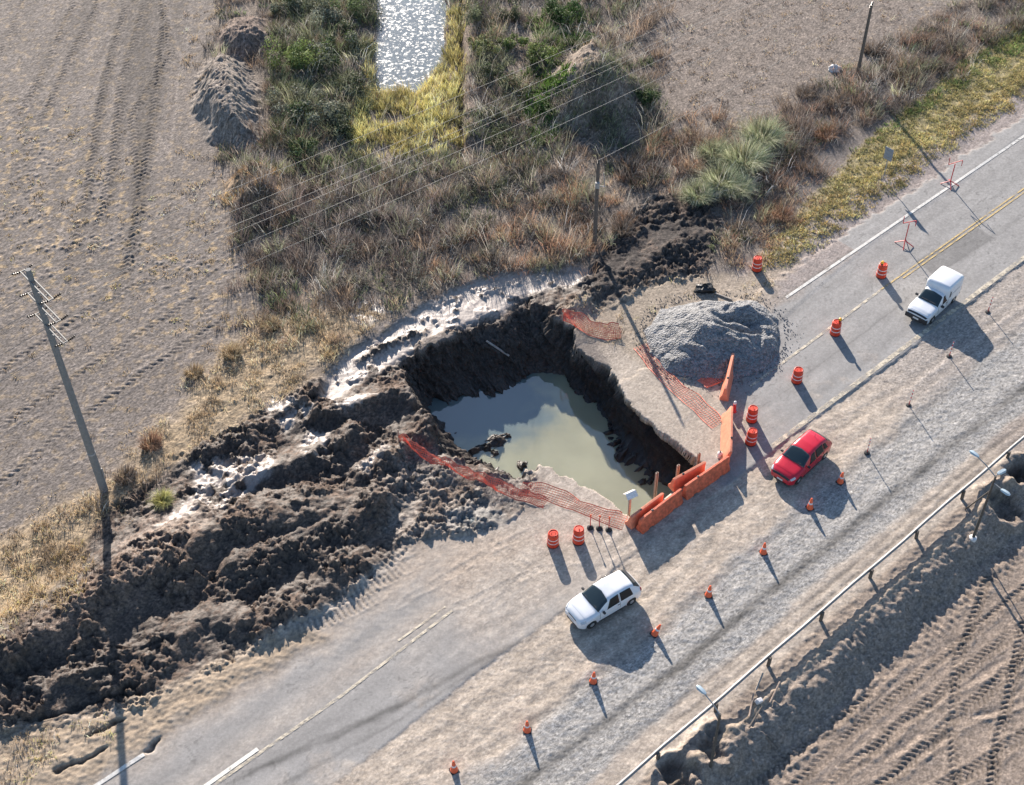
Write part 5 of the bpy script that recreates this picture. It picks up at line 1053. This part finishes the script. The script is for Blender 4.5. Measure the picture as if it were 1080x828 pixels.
# ------------------------------------------------------------------ signs
p = at(931.8, 188); t = thing('road_sign', 'blue grey road sign seen from behind on the verge', 'sign', p, math.atan2(RD[1], RD[0])); MB().tube([(0, 0, -.2), (0, 0, 2.5)], .035, 8).build('post', 'galv', t)
o = MB().box((-.05, 0, 2.05), (.025, .68, .95)).build('panel', 'signback', t, bevel=.01); MB().box((-.07, 0, 2.3), (.03, .6, .04)).box((-.07, 0, 1.8), (.03, .6, .04)).build('panel_brace', 'galv', o)
sg0 = None
for px, lab, rz in (((1001.5, 195), 'red folding sign stand with crossed legs on the white edge line, farther up the road', .3), ((953.5, 258), 'red folding sign stand with crossed legs behind the white van', .1)):
    p = at(*px)
    if sg0 is None:
        t = thing('sign_stand', lab, 'sign stand', p, 0, 'red folding sign stands'); 
        for a in (.4, 1.9, 3.6, 5.0): MB().tube([(0, 0, .34), (.62*math.cos(a), .62*math.sin(a), .02)], .032, 6).build('leg', 'redsteel', t)
        MB().tube([(0, 0, .3), (0, 0, 1.75)], .034, 8).build('post', 'redsteel', t)
        MB().tube([(0, -.42, 2.2), (0, .42, 1.55)], .03, 6).tube([(0, -.42, 2.2), (0, -.44, 1.75)], .026, 6).tube([(0, .42, 1.55), (0, .44, 2.1)], .026, 6).build('sign_frame', 'redsteel', t); sg0 = t
    else: t = copy_tree(sg0); t.location = p
    t['label'] = lab; t.rotation_euler.z = math.atan2(RD[1], RD[0])+rz
# ------------------------------------------------------------------ street lamps
def hfor(p, px):
    best = (1e9, 0)
    for h in np.linspace(1, 9, 161):
        q = CAMM @ np.array([p.x, p.y, p.z+h-CAM_H]); e = math.hypot(540+F_PX*q[0]/q[2]-px[0], 414-F_PX*q[1]/q[2]-px[1])
        if e < best[0]: best = (e, h)
    return float(best[1])
def head(mb, c, d):
    d = d.normalized(); a = Vector((-d.y, d.x, 0)); V = []
    for f, w_, th in ((-.26, .06, .04), (-.10, .12, .08), (.17, .13, .09), (.30, .06, .04)): 
        q = c+d*f; V += [q-a*w_, q+a*w_, q+a*w_*.6+Vector((0, 0, th)), q-a*w_*.6+Vector((0, 0, th))]
    mb.add(V, [(i*4+k, i*4+(k+1) % 4, (i+1)*4+(k+1) % 4, (i+1)*4+k) for i in range(3) for k in range(4)]+[(0, 1, 2, 3), (15, 14, 13, 12)])
p = at(749.4, 808.5); h = hfor(p, (760.5, 753)); t = thing('street_lamp', 'single arm street lamp at the bottom by the guard rail', 'street lamp', p, 0, 'street lamps below the guard rail')
MB().tube([(0, 0, -.3), (0, 0, h)], [.075, .055], 10).build('pole', 'post', t); e = W(740, 728, p.z+h+.45); e = Vector((e[0]-p.x, e[1]-p.y, h+.45))
MB().tube([(0, 0, h-.05), e*.5+Vector((0, 0, h*.5+.05)), e], .032, 8).build('arm', 'galv', t); m = MB(); head(m, e, Vector((e.x, e.y, 0))); m.build('lamp_head', 'lampglass', t, 40)
p = at(1026, 568); h = hfor(p, (1050, 502)); t = thing('street_lamp', 'street lamp with several arms by the dark hole at right', 'street lamp', p, 0, 'street lamps below the guard rail')
MB().tube([(0, 0, -.3), (0, 0, h)], [.085, .055], 10).build('pole', 'post', t); e = W(1028, 479, p.z+h+.5); e = Vector((e[0]-p.x, e[1]-p.y, h+.5))
MB().tube([(0, 0, h-.05), e*.5+Vector((0, 0, h*.5+.05)), e], .032, 8).build('arm', 'galv', t); m = MB(); head(m, e, Vector((e.x, e.y, 0))); m.build('lamp_head', 'lampglass', t, 40)
for px, dz, c0 in (((1056, 498), .1, .05), ((1060, 519), -.6, -.5)):
    e = W(*px, p.z+h+dz); e = Vector((e[0]-p.x, e[1]-p.y, h+dz)); MB().tube([(0, 0, h+c0), e], .028, 6).build('arm', 'galv', t); m = MB(); head(m, e, Vector((e.x, e.y, 0))); m.build('lamp_head', 'lampglass', t, 40)
q = at(1018, 537); MB().tube([(0, 0, h-1.1), q-p], .04, 6).build('stay', 'post', t); MB().lathe([(.2, -.1), (.2, .1), (.09, .16)], 12).build('footing', 'band', t)
# ------------------------------------------------------------------ litter and timber
def lump(name, lab, cat, px, r, m, seed, z=0.0):
    p = at(*px); b = MB(); prof = []; n = 20; V = []; k_ = 9
    for i in range(k_):
        th = math.pi*i/(k_-1)*.5
        for j in range(n):
            a = 2*math.pi*j/n; rr = 1+.45*float(perlin(math.cos(a)*1.3+seed, math.sin(a)*1.3+i*.35, seed)); V.append((r[0]*math.cos(a)*math.cos(th)*rr, r[1]*math.sin(a)*math.cos(th)*rr, r[2]*math.sin(th)*(1+.4*float(perlin(math.cos(a)*2, math.sin(a)*2+i*.5, seed+3)))-.04))
    b.add(V, [(i*n+j, i*n+(j+1) % n, (i+1)*n+(j+1) % n, (i+1)*n+j) for i in range(k_-1) for j in range(n)]); o = b.build(name, m, None, 50); o.location = p; tag(o, lab, cat)
lump('black_bag', 'crumpled black plastic heap behind the gravel pile', 'bag', (743, 306), (.75, .42, .5), 'black', 2); lump('white_sack', 'white sack lying in the brush by the far pole', 'sack', (880, 74), (.5, .35, .5), 'sack', 5)
lump('grey_tarp', 'crumpled blue grey sheet on the mud edge below the net', 'tarp', (496, 548), (1.1, .5, .13), 'tarp', 8); lump('boulder', 'pale lump of earth on the slab edge near the barrier', 'rock', (690, 372), (.3, .25, .25), 'concrete', 11)
def stick(name, lab, a, c, r, m, za=None, zc=None, grp=None, cat='plank'):
    A = at(*a); B = at(*c); A.z += r if za is None else za; B.z += r if zc is None else zc; o = MB().tube([(0, 0, 0), B-A], r, 6).build(name, m); o.location = A; tag(o, lab, cat, grp)
stick('timber', 'pale timber pole lying on the dark slope of the pit', (513, 361), (537, 377), .07, 'timber', .12, .12, None, 'timber')
stick('timber', 'thin plank lying behind the gravel heap', (754, 310), (772, 317), .06, 'timber', .06, .06, None, 'timber')
for a, c, lab, m in (((790, 757), (794, 735), 'brown board leaning upright by the ridge', 'stake'), ((797, 729), (804, 713), 'brown board sticking up beside the cable ridge', 'timber'), ((790, 768), (803, 748), 'long dark brown board on the ridge edge', 'wood'), ((808, 776), (820, 792), 'dark stick in the shade under the ridge', 'wood'), ((812, 742), (822, 722), 'pale lath lying along the ridge', 'stake')):
    stick('board', lab, a, c, .045, m, .08, .25, 'broken boards on the embankment')
p = at(799, 741); o = MB().box((0, 0, .14), (.3, .22, .28)).build('concrete_block', 'band', bevel=.03); o.location = p; o.rotation_euler = (.2, .3, .5); tag(o, 'small white block among the broken boards', 'block')
p = at(774, 434); t = thing('warning_light', 'short red post with pale top between two barriers', 'warning light', p); MB().lathe([(.16, 0), (.12, .1), (.09, .55), (.1, .6)], 14).build('body', 'redsteel', t); MB().lathe([(.06, .6), (.09, .66), (.08, .8), (.03, .84)], 12).build('lens', 'band', t)
p = at(759, 482); t = thing('canister', 'white plastic canister behind the end on barrier', 'canister', p); MB().lathe([(.14, 0), (.15, .05), (.15, .32), (.07, .4)], 16).build('body', 'band', t); MB().lathe([(.05, .4), (.05, .46)], 12).build('cap', 'trim', t)
